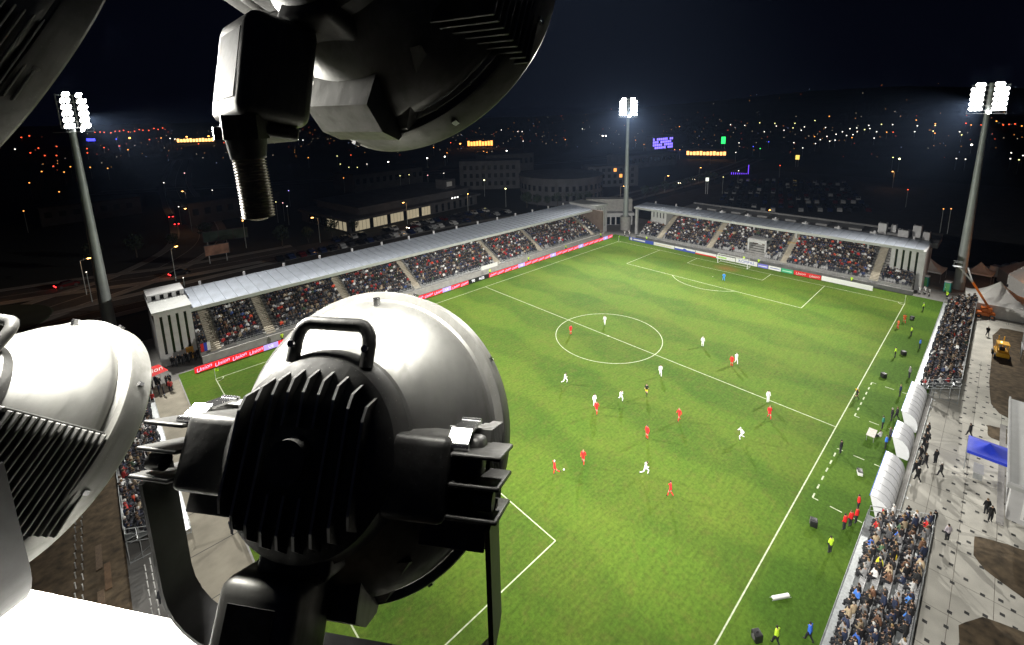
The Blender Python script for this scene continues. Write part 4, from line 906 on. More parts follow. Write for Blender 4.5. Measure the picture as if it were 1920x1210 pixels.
slm = tag(empty('site_lamp', (70.2, -52.2, 0)), 'orange site lamp on a post at the gable of the storage tent', 'lamp'); MB().cyl((0, 0, 0), (0, 0, 6.3), .06, n=8).build('post', m_galv, slm); MB().cbox((-.9, .8, 6.3), (-.3, 1.4, 6.5), .05).build('lamp_head', em('orange lamp', (1, .3, .06), 12), slm); MB().cyl((0, 0, 6.25), (-.6, 1.1, 6.4), .04, n=6).build('arm', m_galv, slm)
cp = tag(empty('cherry_picker', (54.6, -45.2, 0), R(100)), 'orange cherry picker with raised boom in front of the big tent', 'lift'); m_or = pm('orange paint', (.75, .18, .02), .4, 0, .06)
MB().cbox((-1.3, -.8, .45), (1.3, .8, 1.15), .08).build('chassis', m_or, cp, True); MB().cbox((-.9, -.6, 1.15), (.6, .6, 1.9), .1).build('turntable', m_or, cp, True)
for sx in (-.9, .9):
    for sy in (-.85, .85): w_ = MB().cyl((sx, sy-.12, .4), (sx, sy+.12, .4), .4, n=18).build('wheel', m_black, cp, True); MB().cyl((sx, sy-.13, .4), (sx, sy+.13, .4), .18, n=12).build('rim', m_or, w_, True)
def beam(name, a, b_, w, mt, par): 
    a, b_ = Vector(a), Vector(b_); d = b_-a; q = d.to_track_quat('X', 'Z').to_matrix(); return MB().box((a+b_)/2, (d.length, w, w), 0, q).build(name, mt, par)
beam('lower_boom', (-.5, 0, 1.8), (2.3, .3, 6.4), .34, m_or, cp); beam('upper_boom', (2.3, .3, 6.4), (4.6, 1.0, 9.2), .22, m_wall, cp); beam('jib', (2.3, .3, 6.3), (3.0, -1.3, 8.6), .18, m_wall, cp)
MB().b2((4.2, .6, 9.2), (5.4, 1.6, 9.25)).b2((4.2, .6, 10.1), (5.4, .65, 10.15)).b2((4.2, 1.55, 10.1), (5.4, 1.6, 10.15)).b2((4.2, .6, 9.25), (4.25, .65, 10.1)).b2((5.35, 1.55, 9.25), (5.4, 1.6, 10.1)).build('basket', m_galv, cp)
def toilet(x, y, lab):
    st = tag(empty('portable_toilet', (x, y, 0), R(-10)), lab, 'toilet', 'portable toilets'); MB().cbox((-.55, -.55, 0), (.55, .55, 2.1), .04).build('cabin', pm('teal plastic', (.02, .26, .25), .45), st, True)
    MB().cbox((-.6, -.6, 2.102), (.6, .6, 2.4), .12).build('roof', m_wall, st, True); MB().b2((-.57, -.4, .1), (-.552, .4, 1.95)).build('door', pm('green door plastic', (.10, .36, .12), .45), st); MB().b2((-.6, .2, 1.0), (-.572, .3, 1.1)).build('door_lock', m_white, st)
toilet(67.5, -35.6, 'teal portable toilet beside the corner of the far stand'); toilet(66.2, -39.3, 'teal portable toilet at the foot of the right mast'); toilet(17.2, -50.3, 'teal portable toilet behind the white building, upper one'); toilet(15.2, -50.4, 'teal portable toilet behind the white building, lower one')
yv = tag(empty('telehandler', (36.6, -47.6, 0), R(8)), 'yellow forklift on the soil bed behind the far bleacher', 'forklift'); m_ye = pm('yellow paint', (.80, .42, .02), .4, 0, .06)
MB().cbox((-1.3, -.75, .5), (1.3, .75, 1.2), .1).build('chassis', m_ye, yv, True); MB().b2((-.75, -.65, 1.2), (.65, .65, 1.26)).build('cab_floor', m_ye, yv)
for sx in (-.7, .6):
    for sy in (-.6, .6): MB().b2((sx-.04, sy-.04, 1.26), (sx+.04, sy+.04, 2.4)).build('cab_post', m_ye, yv)
MB().cbox((-.8, -.7, 2.4), (.7, .7, 2.5), .03).build('cab_roof', m_ye, yv); MB().cbox((-.3, -.3, 1.26), (.25, .3, 1.75), .06).build('seat', m_black, yv)
for s in (-.3, .3): MB().b2((1.35, s-.06, .2), (1.47, s+.06, 3.0)).build('mast_rail', m_ye, yv); MB().b2((1.47, s-.07, .18), (2.5, s+.07, .24)).build('fork', m_black, yv)
for sx in (-.9, .9):
    for sy in (-.8, .8): w_ = MB().cyl((sx, sy-.13, .4), (sx, sy+.13, .4), .4, n=16).build('wheel', m_black, yv, True); MB().cyl((sx, sy-.14, .4), (sx, sy+.14, .4), .18, n=10).build('rim', m_ye, w_, True)
bc = MB().cyl((-.2, .2, 2.5), (-.2, .2, 2.68), .09, n=10).build('beacon', em('amber beacon', (1, .75, .2), 6), yv)
tv = tag(empty('scaffold_tower', (38.5, -51.2, 0)), 'grey scaffold camera tower at the right edge behind the forklift', 'scaffold'); 
for sx in (-1.5, 1.5):
    for sy in (-1.5, 1.5): MB().cyl((sx, sy, 0), (sx, sy, 7), .05, n=6).build('standard', m_galv, tv)
for z in (2, 4, 6): MB().b2((-1.6, -1.6, z), (1.6, 1.6, z+.06)).build('deck', m_timber if z == 6 else m_galv, tv)
for z in (0.2, 2.1, 4.1):
    for s in (-1.5, 1.5): MB().cyl((-1.5, s, z), (1.5, s, z+1.8), .035, n=5).cyl((s, -1.5, z), (s, 1.5, z+1.8), .035, n=5).build('brace', m_galv, tv)
st = marquee(3.3, -46.95, 3.3, R(0), 'bright blue pop-up canopy beside the white building', 2.35, .75, m_blue, 0, .3, 'canopy')
gb = tag(empty('folding_table', (1.6, -46.4, 0)), 'cluttered folding table under the blue canopy', 'table'); MB().b2((-1, -.4, .7), (1, .4, .75)).build('tabletop', m_wall, gb)
for sx in (-.9, .9): MB().b2((sx-.03, -.35, 0), (sx+.03, .35, .7)).build('leg', m_galv, gb)
wb = tag(empty('site_building', (0, 0, 0)), 'low white flat-roofed building with glazed front at the right edge', 'building')
MB().b2((-3.9, -60, 0), (14.2, -48.5, 3.4)).build('wall', m_wall, wb); MB().b2((-4.2, -60.3, 3.4), (14.5, -48.2, 3.75)).build('roof', m_fascia, wb); MB().b2((-4.2, -48.35, 3.75), (14.5, -48.2, 4.0)).b2((-4.2, -60.3, 3.75), (-4.05, -48.36, 4.0)).build('parapet', m_wall, wb)
for k in range(6): w_ = MB().b2((-3.2+k*2.8, -48.5, .9), (-1.2+k*2.8, -48.45, 2.7)).build('window', m_white, wb); MB().b2((-3.1+k*2.8, -48.45, 1.0), (-1.3+k*2.8, -48.435, 2.6)).build('pane', m_glassd, w_)
w_ = MB().b2((-3.95, -54, .5), (-3.902, -49.4, 2.9)).build('window', m_white, wb); MB().b2((-3.97, -53.8, .65), (-3.952, -49.6, 2.75)).build('pane', pm('greenish window', (.10, .11, .08), .15), w_)
MB().b2((-5.3, -48.4, 0), (14.5, -47.9, .12)).build('plinth_step', m_kerb, wb)
# red awning and kiosk people behind the near corner, field things
aw = tag(empty('awning', (-59.6, 37.6, 0), R(15)), 'red awning beside the near corner behind the left floodlight', 'awning')
MB().add([(-1.6, -1.6, 2.6), (1.6, -1.6, 2.6), (1.6, 1.6, 2.6), (-1.6, 1.6, 2.6), (0, 0, 3.4)], [(0, 1, 4), (1, 2, 4), (2, 3, 4), (3, 0, 4), (3, 2, 1, 0)]).build('roof', pm('red canvas', (.6, .02, .02), .7), aw)
for sx in (-1.5, 1.5):
    for sy in (-1.5, 1.5): MB().cyl((sx, sy, 0), (sx, sy, 2.6), .03, n=6).build('leg', m_galv, aw)
text('lettering', 'Union', 1.1, m_white, aw, (-.2, -.8, 3.02), (R(27), 0, 0), shear=.3)
for q in range(16): person(-61.2+random.uniform(0, 3.6), 36+random.uniform(-3.4, 3.2), random.uniform(0, 360), 'stand', K_CIV, 'person in the small group around the red awning at the near corner', 'people round the red awning', random.choice([(.015, .015, .017), (.02, .025, .05), (.4, .03, .03), (.06, .06, .06)]), bulk=1.18)
pmh = MB().cyl((0, 0, 0), (0, 0, .55), .045, n=6).cyl((0, 0, .55), (0, 0, .62), .055, n=6).mesh('field_post', m_white)
for i in range(34): tag(link('field_post', pmh, None, (-67.9+(i % 2)*.45, -6+i*.62, -.05)), 'white marker post in the double row across the brown field', 'post', 'marker posts in the field')
for i in range(26): tag(link('field_post', pmh, None, (-63.5+(i % 2)*.4, -9+i*.5, -.05)), 'white marker post in the row beside the bleacher behind the near goal', 'post', 'marker posts beside the bleacher')
for i in range(5): 
    o = MB().cbox((-.22, -1.6, 0), (.22, 1.6, .07), .012).build('timber_board', m_timber if i % 3 else pm('orange board', (.15, .085, .04), .8), None, loc=(-66.4+(i % 2)*.5, -4+i*2.9, -.04)); tag(o, ('orange-brown' if i % 3 == 0 else 'weathered')+' board lying on the brown field', 'board', 'boards on the field')
# ------------------------------------------------------------------ the city beyond
# shopping block with lit ground floor
def block(name, loc, rz, label): return tag(empty(name, loc, rz), label, 'building')
m_city = pm('night facade', (.075, .075, .08), .85, 0, .25, .3, detail=8); m_lit = em('lit shop glass', (.95, .82, .55), .32); m_dkb = pm('dark facade', (.07, .07, .075), .8, 0, .2, .4)
sh = block('shopping_building', (0, 105, 0), R(8), 'long low shopping building with lit glass ground floor beyond the long stand')
MB().b2((0, 1.0, 0), (62, 34, 4.0)).build('wall', m_dkb, sh); MB().b2((-1, -.4, 4.0), (63, 35, 4.7)).build('canopy_band', m_city, sh); MB().b2((6, 4, 4.7), (60, 33, 7.0)).build('upper_storey', m_dkb, sh); MB().b2((5, 3, 7.0), (61, 34, 7.6)).build('roof_band', m_city, sh)
for k in range(24):
    w_ = MB().b2((.6+k*1.45, .85, .3), (1.85+k*1.45, .98, 3.6)).build('shop_window', m_lit if (k*7) % 5 else m_glassd, sh)
for k in range(10): MB().b2((-.12, 3+k*2.6, .4), (-.02, 4.9+k*2.6, 3.4)).build('shop_window', m_lit if k < 5 else m_glassd, sh)
for k in range(7): MB().b2((38+k*3.3, .85, .4), (39.2+k*3.3, .98, 3.4)).build('shop_window', m_glassd, sh)
MB().b2((50, 8, 7.6), (56, 14, 11.5)).build('roof_tower', m_city, sh); MB().b2((51, 7.9, 8.6), (54, 7.99, 10.6)).build('sign_plate', m_white, sh)
for k in range(3): MB().box((46+k*1.5, -.5, 5.2), (.7, .1, .5)).build('shop_sign', em('white sign', (1, 1, .95), 3), sh)
# round office building
rb_ = block('round_building', (96, 96, 0), 0, 'round pale office building with two rows of small windows'); n = 40; rr = 19
mb = MB().cyl((0, 0, 0), (0, 0, 11), rr, rr, n); mb.build('wall', m_city, rb_); MB().cyl((0, 0, 11), (0, 0, 11.6), rr+.4, rr+.4, n).build('roof_edge', m_city, rb_)
for f_ in range(2):
    for k in range(n):
        a = 2*math.pi*(k+.5)/n; 
        if math.cos(a-math.radians(225)) < .0: continue
        c = Vector((math.cos(a), math.sin(a), 0))*(rr*math.cos(math.pi/n)+.03); o = MB().box((0, 0, 0), (.12, 1.3, 2.2)).build('window', m_glassd, rb_, loc=(c.x, c.y, 3.2+f_*4.0), rot=(0, 0, a))
ob = block('office_building', (92, 142, 0), R(-40), 'tall grey office block behind the round building'); MB().b2((-16, 0, 0), (16, 14, 15)).build('wall', m_city, ob)
for f_ in range(3):
    for k in range(9): MB().b2((-14+k*3.2, -.05, 2+f_*4.2), (-12.4+k*3.2, -.005, 4.2+f_*4.2)).build('window', m_glassd, ob)
ob = block('apartment_building', (140, 98, 0), R(-35), 'dark apartment block with a few orange-lit windows right of the round building'); MB().b2((-14, 0, 0), (14, 12, 11)).build('wall', m_city, ob)
for f_ in range(3):
    for k in range(8): MB().b2((-12.6+k*3.2, -.06, 1.6+f_*3.2), (-11+k*3.2, -.005, 3.4+f_*3.2)).build('window', em('orange lit window', (1, .38, .08), 1.6) if (f_, k) in ((1, 1), (1, 5), (2, 4)) else m_glassd, ob)
for (x, y, w, d, h, rz, lb) in ((60, 190, 44, 22, 9, .1, 'dark warehouse behind the shopping building'), (-20, 165, 34, 14, 8, .2, 'dark flat-roofed hall beyond the left road'), (150, 190, 36, 18, 12, -.3, 'dark block far behind the round building'), (-110, 150, 26, 16, 7, .3, 'low dark house block at the left edge beyond the roads'),
                              (235, 130, 50, 22, 9, -.2, 'dark hall along the avenue towards the purple building'), (-62, 205, 30, 14, 7, .1, 'low dark building behind the left mast')):
    o = block('hall', (x, y, 0), rz, lb); MB().b2((-w/2, 0, 0), (w/2, d, h)).build('wall', m_dkb, o); MB().b2((-w/2-.3, -.3, h), (w/2+.3, d+.3, h+.4)).build('roof', m_asph, o)
    for k in range(int(w/4)): MB().b2((-w/2+1.2+k*4, -.06, h*.45), (-w/2+3.2+k*4, -.005, h*.75)).build('window', m_glassd, o)
# lit signs and bright shop fronts far off
def sign(name, p0, p1, z0, z1, mt, label, cells=1, depth=8, rows=1):
    a, q = Vector((*p0, 0)), Vector((*p1, 0)); d = q-a; L = d.length; st = tag(empty(name, a, math.atan2(d.y, d.x)), label, 'building' if depth > 2 else 'sign'); s = 1
    if depth > 2: MB().b2((0, .1, 0), (L, depth, z1+2)).build('wall', m_dkb, st)
    else:
        for t_ in (.25, .75): MB().b2((L*t_-.15, .02, 0), (L*t_+.15, .3, z0)).build('post', m_galv, st)
        MB().b2((0, 0.01, z0-.1), (L, .35, z1+.1)).build('case', m_dkb, st)
    w = L/cells
    hh = (z1-z0)/rows
    for q in range(rows):
        for k in range(cells):
            if rows > 1 and (k*5+q*3) % 7 == 0: continue
            MB().b2((k*w+w*.12, -.15, z0+q*hh+.02*(k % 2)*hh), ((k+1)*w-w*.12, -.005, z0+(q+1)*hh-hh*(.22 if rows > 1 else ((k*3) % 4)*.06))).build('lit_pane', mt, st)
sign('retail_building', (57.5, 925), (107, 902), 3, 9, em('amber shop light', (1, .52, .16), 3), 'distant bright orange-lit shop front at the left horizon', 12)
sign('retail_building', (281.7, 413), (306, 393), 2, 8, em('orange shop light', (1, .34, .07), 3.2), 'distant orange-lit shop front right of the upper floodlight', 9)
sign('retail_building', (304.4, 140.7), (317.2, 112.8), 3.0, 6.2, em('warm shop light', (1, .42, .13), 3), 'orange-lit shop front near the green sign', 12)
sign('office_tower', (341, 194), (377, 192.3), 3, 14, em('purple window light', (.22, .16, 1), 2.2), 'building with glowing purple-blue windows right of the far mast', 11, 8, 4)
sign('lit_sign', (-52.6, 1168), (-37.5, 1139), 4, 9, em('blue sign light', (.06, .06, 1), 3), 'distant blue neon strip beside the left mast head', 1, 1)
sign('lit_sign', (188, 818), (199, 797), 5, 8, em('violet sign light', (.45, .32, 1), 2), 'distant violet neon strip behind the hanging conduit', 1, 1)
sign('lit_sign', (408.5, 157), (411.8, 153), 6, 13, em('green sign light', (.03, .9, .16), 2), 'square green lit sign above the orange shop front', 1, 1)
sign('lit_sign', (291, 55.2), (292.6, 52.6), 5, 8, em('yellow sign light', (.85, .6, .12), 1.6), 'square yellow lit sign beyond the car park', 1, 1)
sign('lit_sign', (148.6, 52), (149.6, 50.6), 6.2, 7.8, em('white box light', (.85, .9, .75), 1.8), 'white light box beside the avenue', 1, 1)
fo = tag(empty('lit_fountain', (230, 67, 0)), 'purple-lit low structure beyond the avenue', 'structure')
for k in range(9): MB().b2((-4+k*.9, 4-k*.9, 0), (-3.6+k*.9, 4.3-k*.9, .6+abs(k-7)*.1+(5 if k == 8 else 0))).build('lit_bar', em('purple bar light', (.18, .06, .95), 1.6), fo)
bb = tag(empty('billboard', (-39.2, 101.5, 0), R(-4)), 'faded brown billboard on posts beyond the long stand', 'billboard'); MB().b2((-2.9, 0, 2.2), (2.9, .3, 5.2)).build('frame', m_city, bb); MB().b2((-2.75, -.03, 2.35), (2.75, -.003, 5.05)).build('poster', pm('faded poster', (.30, .17, .12), .8, 0, .5, .5), bb)
for s in (-2, 2): MB().cyl((s, .15, 0), (s, .15, 2.2), .12, n=8).build('post', m_galv, bb)
bb = tag(empty('billboard', (-33, 122.5, 0), R(-12)), 'wide dark green billboard wall behind the brown billboard', 'billboard'); MB().b2((-6, 0, 1.2), (6, .3, 4.6)).build('frame', m_dkb, bb)
for k in range(3): MB().b2((-5.8+k*3.95, -.03, 1.4), (-2.1+k*3.95, -.003, 4.4)).build('poster', pm('green poster', (.05, .09, .07), .8, 0, .4, .4), bb)
for s in (-5, 0, 5): MB().cyl((s, .15, 0), (s, .15, 1.2), .12, n=8).build('post', m_galv, bb)
# street lamps
LIGHTS = [(-19.4,2016.8,7.0,2062,'r'),(-6.4,2033.1,7.0,2078,'r'),(1.5,1967.5,6.9,2013,'r'),(11.7,1827.5,7.0,1873,'r'),(36.0,2124.9,6.9,2171,'r'),(48.4,2141.7,6.9,2189,'r'),(67.7,2285.3,7.0,2333,'r'),(58.5,1917.1,7.0,1965,'r'),(80.0,2004.1,6.9,2053,'r'),(122.2,2386.6,7.0,2438,'r'),(117.9,2190.3,6.9,2242,'r'),(127.4,2110.1,6.9,2163,'r'),(196.3,2669.7,6.9,2726,'r'),(175.3,2314.5,6.9,2371,'r'),(237.9,2754.4,6.9,2815,'r'),(-122.3,827.5,6.9,874,'w'),(-158.5,1562.4,7.0,1610,'r'),(-154.0,1739.0,7.0,1786,'r'),(-101.5,828.7,6.9,874,'r'),(-82.4,384.6,7.9,429,'o'),(-84.2,308.1,7.9,353,'o'),(-80.1,194.7,7.9,240,'o'),(-102.3,693.6,7.0,739,'r'),(-88.7,616.0,7.0,661,'r'),(-85.2,857.6,7.0,902,'r'),(-80.2,605.8,6.9,650,'r'),(-78.6,445.2,6.9,490,'r'),(-69.1,411.5,8.0,456,'o'),(-71.8,366.5,7.9,411,'o'),(-72.0,249.3,7.9,294,'o'),(-59.1,393.7,7.9,438,'o'),(-50.8,371.4,8.0,416,'o'),(9.9,1127.7,7.9,1174,'O'),(29.2,1010.1,6.9,1058,'r'),(49.9,1047.1,7.9,1097,'o'),(60.7,1024.1,7.0,1076,'w'),(-23.7,634.1,7.9,680,'o'),(-23.5,777.8,6.9,823,'r'),(-40.0,749.4,6.9,794,'r'),(-57.3,627.1,7.0,672,'r'),(-56.1,740.2,6.9,785,'r'),(-9.9,1124.0,6.9,1170,'b'),(90.4,1055.5,7.9,1110,'O'),(122.3,1032.7,8.0,1093,'O'),(168.6,1160.6,8.0,1227,'O'),(62.5,981.5,7.0,1033,'w'),(159.6,669.8,7.0,748,'w'),(183.6,713.9,7.0,797,'w'),(182.0,688.1,6.9,772,'w'),(316.2,939.5,8.0,1054,'O'),(67.9,338.5,7.9,404,'o'),(88.6,332.5,8.0,406,'y'),(63.2,265.0,7.9,334,'y'),(-18.2,301.7,7.0,349,'p'),(-21.3,204.7,7.0,253,'w'),(2.3,174.8,7.0,229,'v'),(-12.2,142.2,8.0,193,'y'),(-9.4,143.9,7.0,196,'p'),(-10.5,135.4,7.0,187,'w'),(-38.8,167.0,6.9,213,'w'),(-65.2,88.9,6.9,133,'w'),(-50.9,68.7,6.9,114,'w'),(-33.4,256.4,7.0,302,'w'),(-20.9,155.7,6.9,204,'W'),(86.5,722.8,7.0,781,'r'),(116.5,811.0,6.9,874,'r'),(85.3,679.7,6.9,739,'w'),(89.5,672.8,6.9,733,'w'),(57.0,727.9,6.9,781,'r'),(58.0,239.4,8.0,308,'y'),(61.6,235.2,7.9,306,'y'),(79.4,259.4,6.9,335,'w'),(95.9,260.3,7.0,343,'W'),(64.7,217.9,6.9,292,'W'),(49.1,191.2,6.9,261,'r'),(34.2,191.1,7.9,255,'o'),(105.7,345.2,7.0,424,'r'),(129.4,262.2,7.0,362,'W'),(145.6,262.1,7.0,370,'W'),(192.0,349.3,8.0,469,'o'),(160.9,281.2,8.0,395,'o'),(260.3,417.3,7.0,563,'r'),(244.1,375.8,8.0,520,'O'),(190.7,268.9,7.9,403,'o'),(184.8,257.4,7.9,390,'o'),(214.6,265.8,6.9,416,'W'),(57.9,175.3,7.9,251,'y'),(62.9,174.8,8.0,253,'y'),(72.4,171.5,7.0,255,'p'),(83.7,172.8,6.9,262,'w'),(75.9,127.2,7.9,220,'Y'),(65.1,99.7,7.9,192,'Y'),(550.4,608.0,7.0,895,'w'),(553.9,599.8,7.0,892,'w'),(604.6,718.0,6.9,1013,'w'),(329.3,363.5,6.9,566,'w'),(366.2,327.9,7.9,568,'o'),(707.2,576.7,7.1,989,'w'),(479.7,356.2,6.9,674,'W'),(482.4,352.6,6.9,674,'W'),(393.7,247.0,8.0,541,'o'),(336.9,201.1,7.9,469,'o'),(842.0,429.5,8.6,1021,'o'),(292.9,145.2,7.9,403,'o'),(294.9,141.6,7.9,403,'o'),(268.9,104.1,7.0,363,'r'),(303.4,99.8,7.0,393,'w'),(416.4,141.9,6.9,514,'w'),(373.4,112.5,6.9,463,'b'),(351.4,99.0,7.0,438,'g'),(445.2,123.8,7.0,535,'b'),(229.9,45.3,6.9,306,'r'),(154.4,46.1,8.0,235,'y'),(190.6,53.3,7.0,271,'w'),(961.3,374.2,9.4,1106,'w'),(938.9,336.1,8.8,1071,'w'),(1023.6,336.9,11.9,1151,'y'),(1007.0,300.7,11.4,1124,'y'),(925.8,271.5,8.2,1038,'w'),(753.6,204.7,6.9,853,'w'),(1013.4,264.5,11.3,1119,'y'),(832.3,214.8,8.0,932,'y'),(760.1,182.0,6.9,853,'w'),(1107.9,252.8,14.9,1208,'y'),(550.8,110.2,7.9,632,'o'),(505.0,93.1,7.0,584,'w'),(581.3,105.0,6.9,661,'w'),(482.5,79.3,7.0,559,'w'),(639.6,108.8,6.9,719,'w'),(503.4,79.4,7.0,579,'w'),(721.0,119.3,6.9,800,'w'),(609.0,91.2,7.0,685,'w'),(840.4,134.4,7.0,920,'w'),(634.8,89.9,6.9,710,'w'),(541.3,72.5,8.0,615,'o'),(875.2,132.0,7.2,954,'w'),(727.5,103.2,6.9,804,'w'),(781.1,104.5,8.0,857,'y'),(972.5,132.8,8.7,1050,'w'),(856.0,111.0,7.0,932,'w'),(734.3,82.4,6.9,807,'w'),(561.9,56.5,6.9,632,'w'),(992.1,117.7,10.0,1067,'y'),(698.6,66.1,7.9,769,'o'),(727.4,63.5,6.9,797,'r'),(1002.9,103.2,9.4,1076,'w'),(443.6,100.3,6.9,526,'w'),(375.9,73.9,7.0,454,'w'),(440.1,81.0,6.9,518,'w'),(1128.4,84.9,14.6,1198,'o'),(969.3,65.2,8.3,1038,'w'),(749.3,43.8,6.9,817,'w'),(751.1,25.4,7.9,817,'y'),(682.8,17.7,8.0,748,'o'),(963.2,42.0,9.3,1029,'y'),(1022.1,47.2,10.5,1088,'o'),(762.7,0.6,7.0,826,'w'),(646.6,-7.8,8.0,710,'y'),(1060.0,10.5,10.3,1124,'r'),(986.6,0.4,9.4,1050,'o'),(1008.2,-10.4,8.9,1071,'r'),(682.1,-22.1,7.9,745,'y'),(1111.6,-25.7,12.7,1174,'o'),(1013.0,-35.6,8.8,1076,'r'),(1030.3,-42.0,9.4,1093,'r'),(1047.9,-48.5,9.6,1110,'r'),(958.6,-55.5,8.8,1021,'o'),(480.5,-23.4,7.0,543,'W'),(328.9,-27.6,6.9,392,'w'),(330.2,-23.4,7.0,393,'w'),(398.9,-46.7,6.9,461,'w'),(345.2,-46.5,7.0,408,'w'),(327.6,-49.9,7.9,390,'y'),(375.5,-52.0,7.0,438,'w'),(306.2,4.4,8.0,372,'y'),(299.3,0.3,7.9,365,'Y'),(169.3,-19.6,7.0,233,'r'),(125.8,-33.2,7.9,189,'o'),(127.4,-34.8,7.9,190,'o'),(90.1,4.3,7.9,160,'O'),(1242.6,257.9,22.0,1340,'o'),(899.9,215.8,7.7,997,'w'),(686.1,210.9,7.0,791,'w'),(884.9,179.0,7.3,973,'w')]
LC = {'r': ((1, .10, .035), 'red'), 'o': ((1, .36, .07), 'orange'), 'w': ((1, .93, .8), 'white'), 'y': ((.95, .9, .35), 'yellowish'), 'b': ((.08, .10, 1), 'blue'), 'p': ((1, .5, .5), 'pink'), 'v': ((.45, .36, 1), 'violet'), 'g': ((.06, .9, .15), 'green')}
import colorsys
LM = {}
def lamp_mesh(c):
    if c in LM: return LM[c]
    col, nm = LC[c.lower()]; s = 9 if c.isupper() else 3.4
    mb = MB().cyl((0, 0, -8), (0, 0, -.3), .10, .07, 6, 0)
    hd = bmesh.new(); bmesh.ops.create_icosphere(hd, subdivisions=2, radius=1); hd.verts.index_update()
    LM[c] = (mb.mesh('pole', m_mast), None); 
    me = bpy.data.meshes.new('lamp_head'); hd.to_mesh(me); hd.free(); me.materials.append(em('lamp glow '+nm+(' bright' if c.isupper() else ''), col, s)); LM[c] = (LM[c][0], me); return LM[c]
for x, y, z, d, c in LIGHTS:
    pole, head = lamp_mesh(c); nm = LC[c.lower()][1]
    az = math.degrees(math.atan2(y-CP.y, x-CP.x))
    area = 'far left plain' if az > 72 else 'plain beyond the shopping building' if az > 54 else 'plain behind the far mast' if az > 38 else 'slope behind the far stand' if az > 22 else 'slope behind the right mast'
    dist = 'near' if d < 320 else 'mid-distance' if d < 700 else 'distant'
    st = tag(empty('street_lamp', (x, y, z)), f'{dist} {"bright " if c.isupper() else ""}{nm} light point on the {area}', 'street lamp', f'{dist} {"bright " if c.isupper() else ""}{nm} lights, {area}')
    link('pole', pole, st); h_ = link('lamp_head', head, st); s = d*(.00115 if c.isupper() else .00068); h_.scale = (s*1.25, s*1.25, s)
# the uncountable small lights of the town along the horizon
spk = [MB() for _ in range(4)]; hb = bmesh.new(); bmesh.ops.create_icosphere(hb, subdivisions=1, radius=1); hb.verts.index_update(); hv = [v.co.copy() for v in hb.verts]; hf = [[v.index for v in f.verts] for f in hb.faces]; hb.free()
for i in range(420):
    az = random.uniform(-.02, 1.62); d = 420/(random.random()*.9+.1)**.9
    if d > 3600: continue
    x, y = CP.x+d*math.cos(az), CP.y+d*math.sin(az); s = d*random.uniform(.00028, .0005)
    pc = Vector((x, y, hill_z(x, y)+random.uniform(3, 12))); spk[rng.choice(4, p=(.42, .30, .2, .08))].add([pc+v*s for v in hv], hf)
for k, (c, st_) in enumerate((((1, .40, .10), 1.4), ((1, .85, .6), 1.4), ((1, .12, .05), 1.4), ((.5, .6, 1), 1.2))):
    o = spk[k].build('town_lights', em('town light %d' % k, c, st_)); tag(o, ['mass of tiny orange lights of the town along the horizon', 'mass of tiny white lights of the town along the horizon', 'mass of tiny red lights of the town along the horizon', 'mass of tiny bluish lights of the town along the horizon'][k], 'town lights', kind='stuff')
# a few sodium street lamps close enough to light their road
slp = MB().cyl((0, 0, 0), (0, 0, 8), .10, .07, 8).cyl((0, 0, 8), (1.4, 0, 8.3), .05, n=6).mesh('pole', m_mast); slh = MB().cbox((1.2, -.14, 8.2), (1.9, .14, 8.34), .03).mesh('lamp_head', em('sodium lamp', (1, .42, .10), 14))
for i, (x, y, e) in enumerate(((-66, 96, 700), (-50, 92, 500), (-82, 100, 600), (-38, 150, 900), (-12, 101, 350), (20, 103.0, 350), (46, 101, 300), (100, 66, 700), (140, 68, 700), (180, 70, 700), (-100, 76, 500), (-30, 112, 400), (-32, 200, 900), (222, -8, 700))):
    st = tag(empty('street_lamp', (x, y, 0), R(40*i)), 'sodium street lamp beside the roads around the stadium', 'street lamp', 'sodium lamps near the stadium'); link('pole', slp, st); link('lamp_head', slh, st)
    l = bpy.data.lights.new('street_lamp_light', 'POINT'); l.energy = e*.4; l.color = (1, .48, .18); l.shadow_soft_size = .2; o = link('street_lamp_light', l, st, (1.55, 0, 8.0))
# parked cars
m_cpaint = pm('car paint', (.2, .2, .2), .15, .3, .03, 3, objcol=True)
def car_parts():
    bd = MB(); P = [(-2.1, .3), (-2.15, .62), (-2.0, .86), (-1.35, .92), (-.85, 1.38), (.65, 1.42), (1.25, .95), (1.95, .82), (2.12, .58), (2.1, .3)]
    bd.prism(P, -.82, .82, 'y', 0)
    gl = MB().prism([(-1.28, .94), (-.83, 1.34), (.62, 1.38), (1.12, .96)], -.835, .835, 'y', 0); gl.add([(1.27, -.7, .965), (1.27, .7, .965), (.69, .66, 1.41), (.69, -.66, 1.41)], [(0, 1, 2, 3)])
    return bd.mesh('body', m_cpaint, True, 25), gl.mesh('windows', m_glassd), MB().cyl((0, -.1, 0), (0, .1, 0), .32, n=12).mesh('wheel', m_black, True)
CB, CG, CW = car_parts(); CCOL = [((.40, .41, .42), 'silver'), ((.6, .6, .6), 'white'), ((.015, .015, .017), 'black'), ((.06, .065, .07), 'grey'), ((.02, .03, .08), 'dark blue'), ((.09, .012, .012), 'dark red'), ((.02, .02, .022), 'black'), ((.04, .04, .045), 'dark grey')]
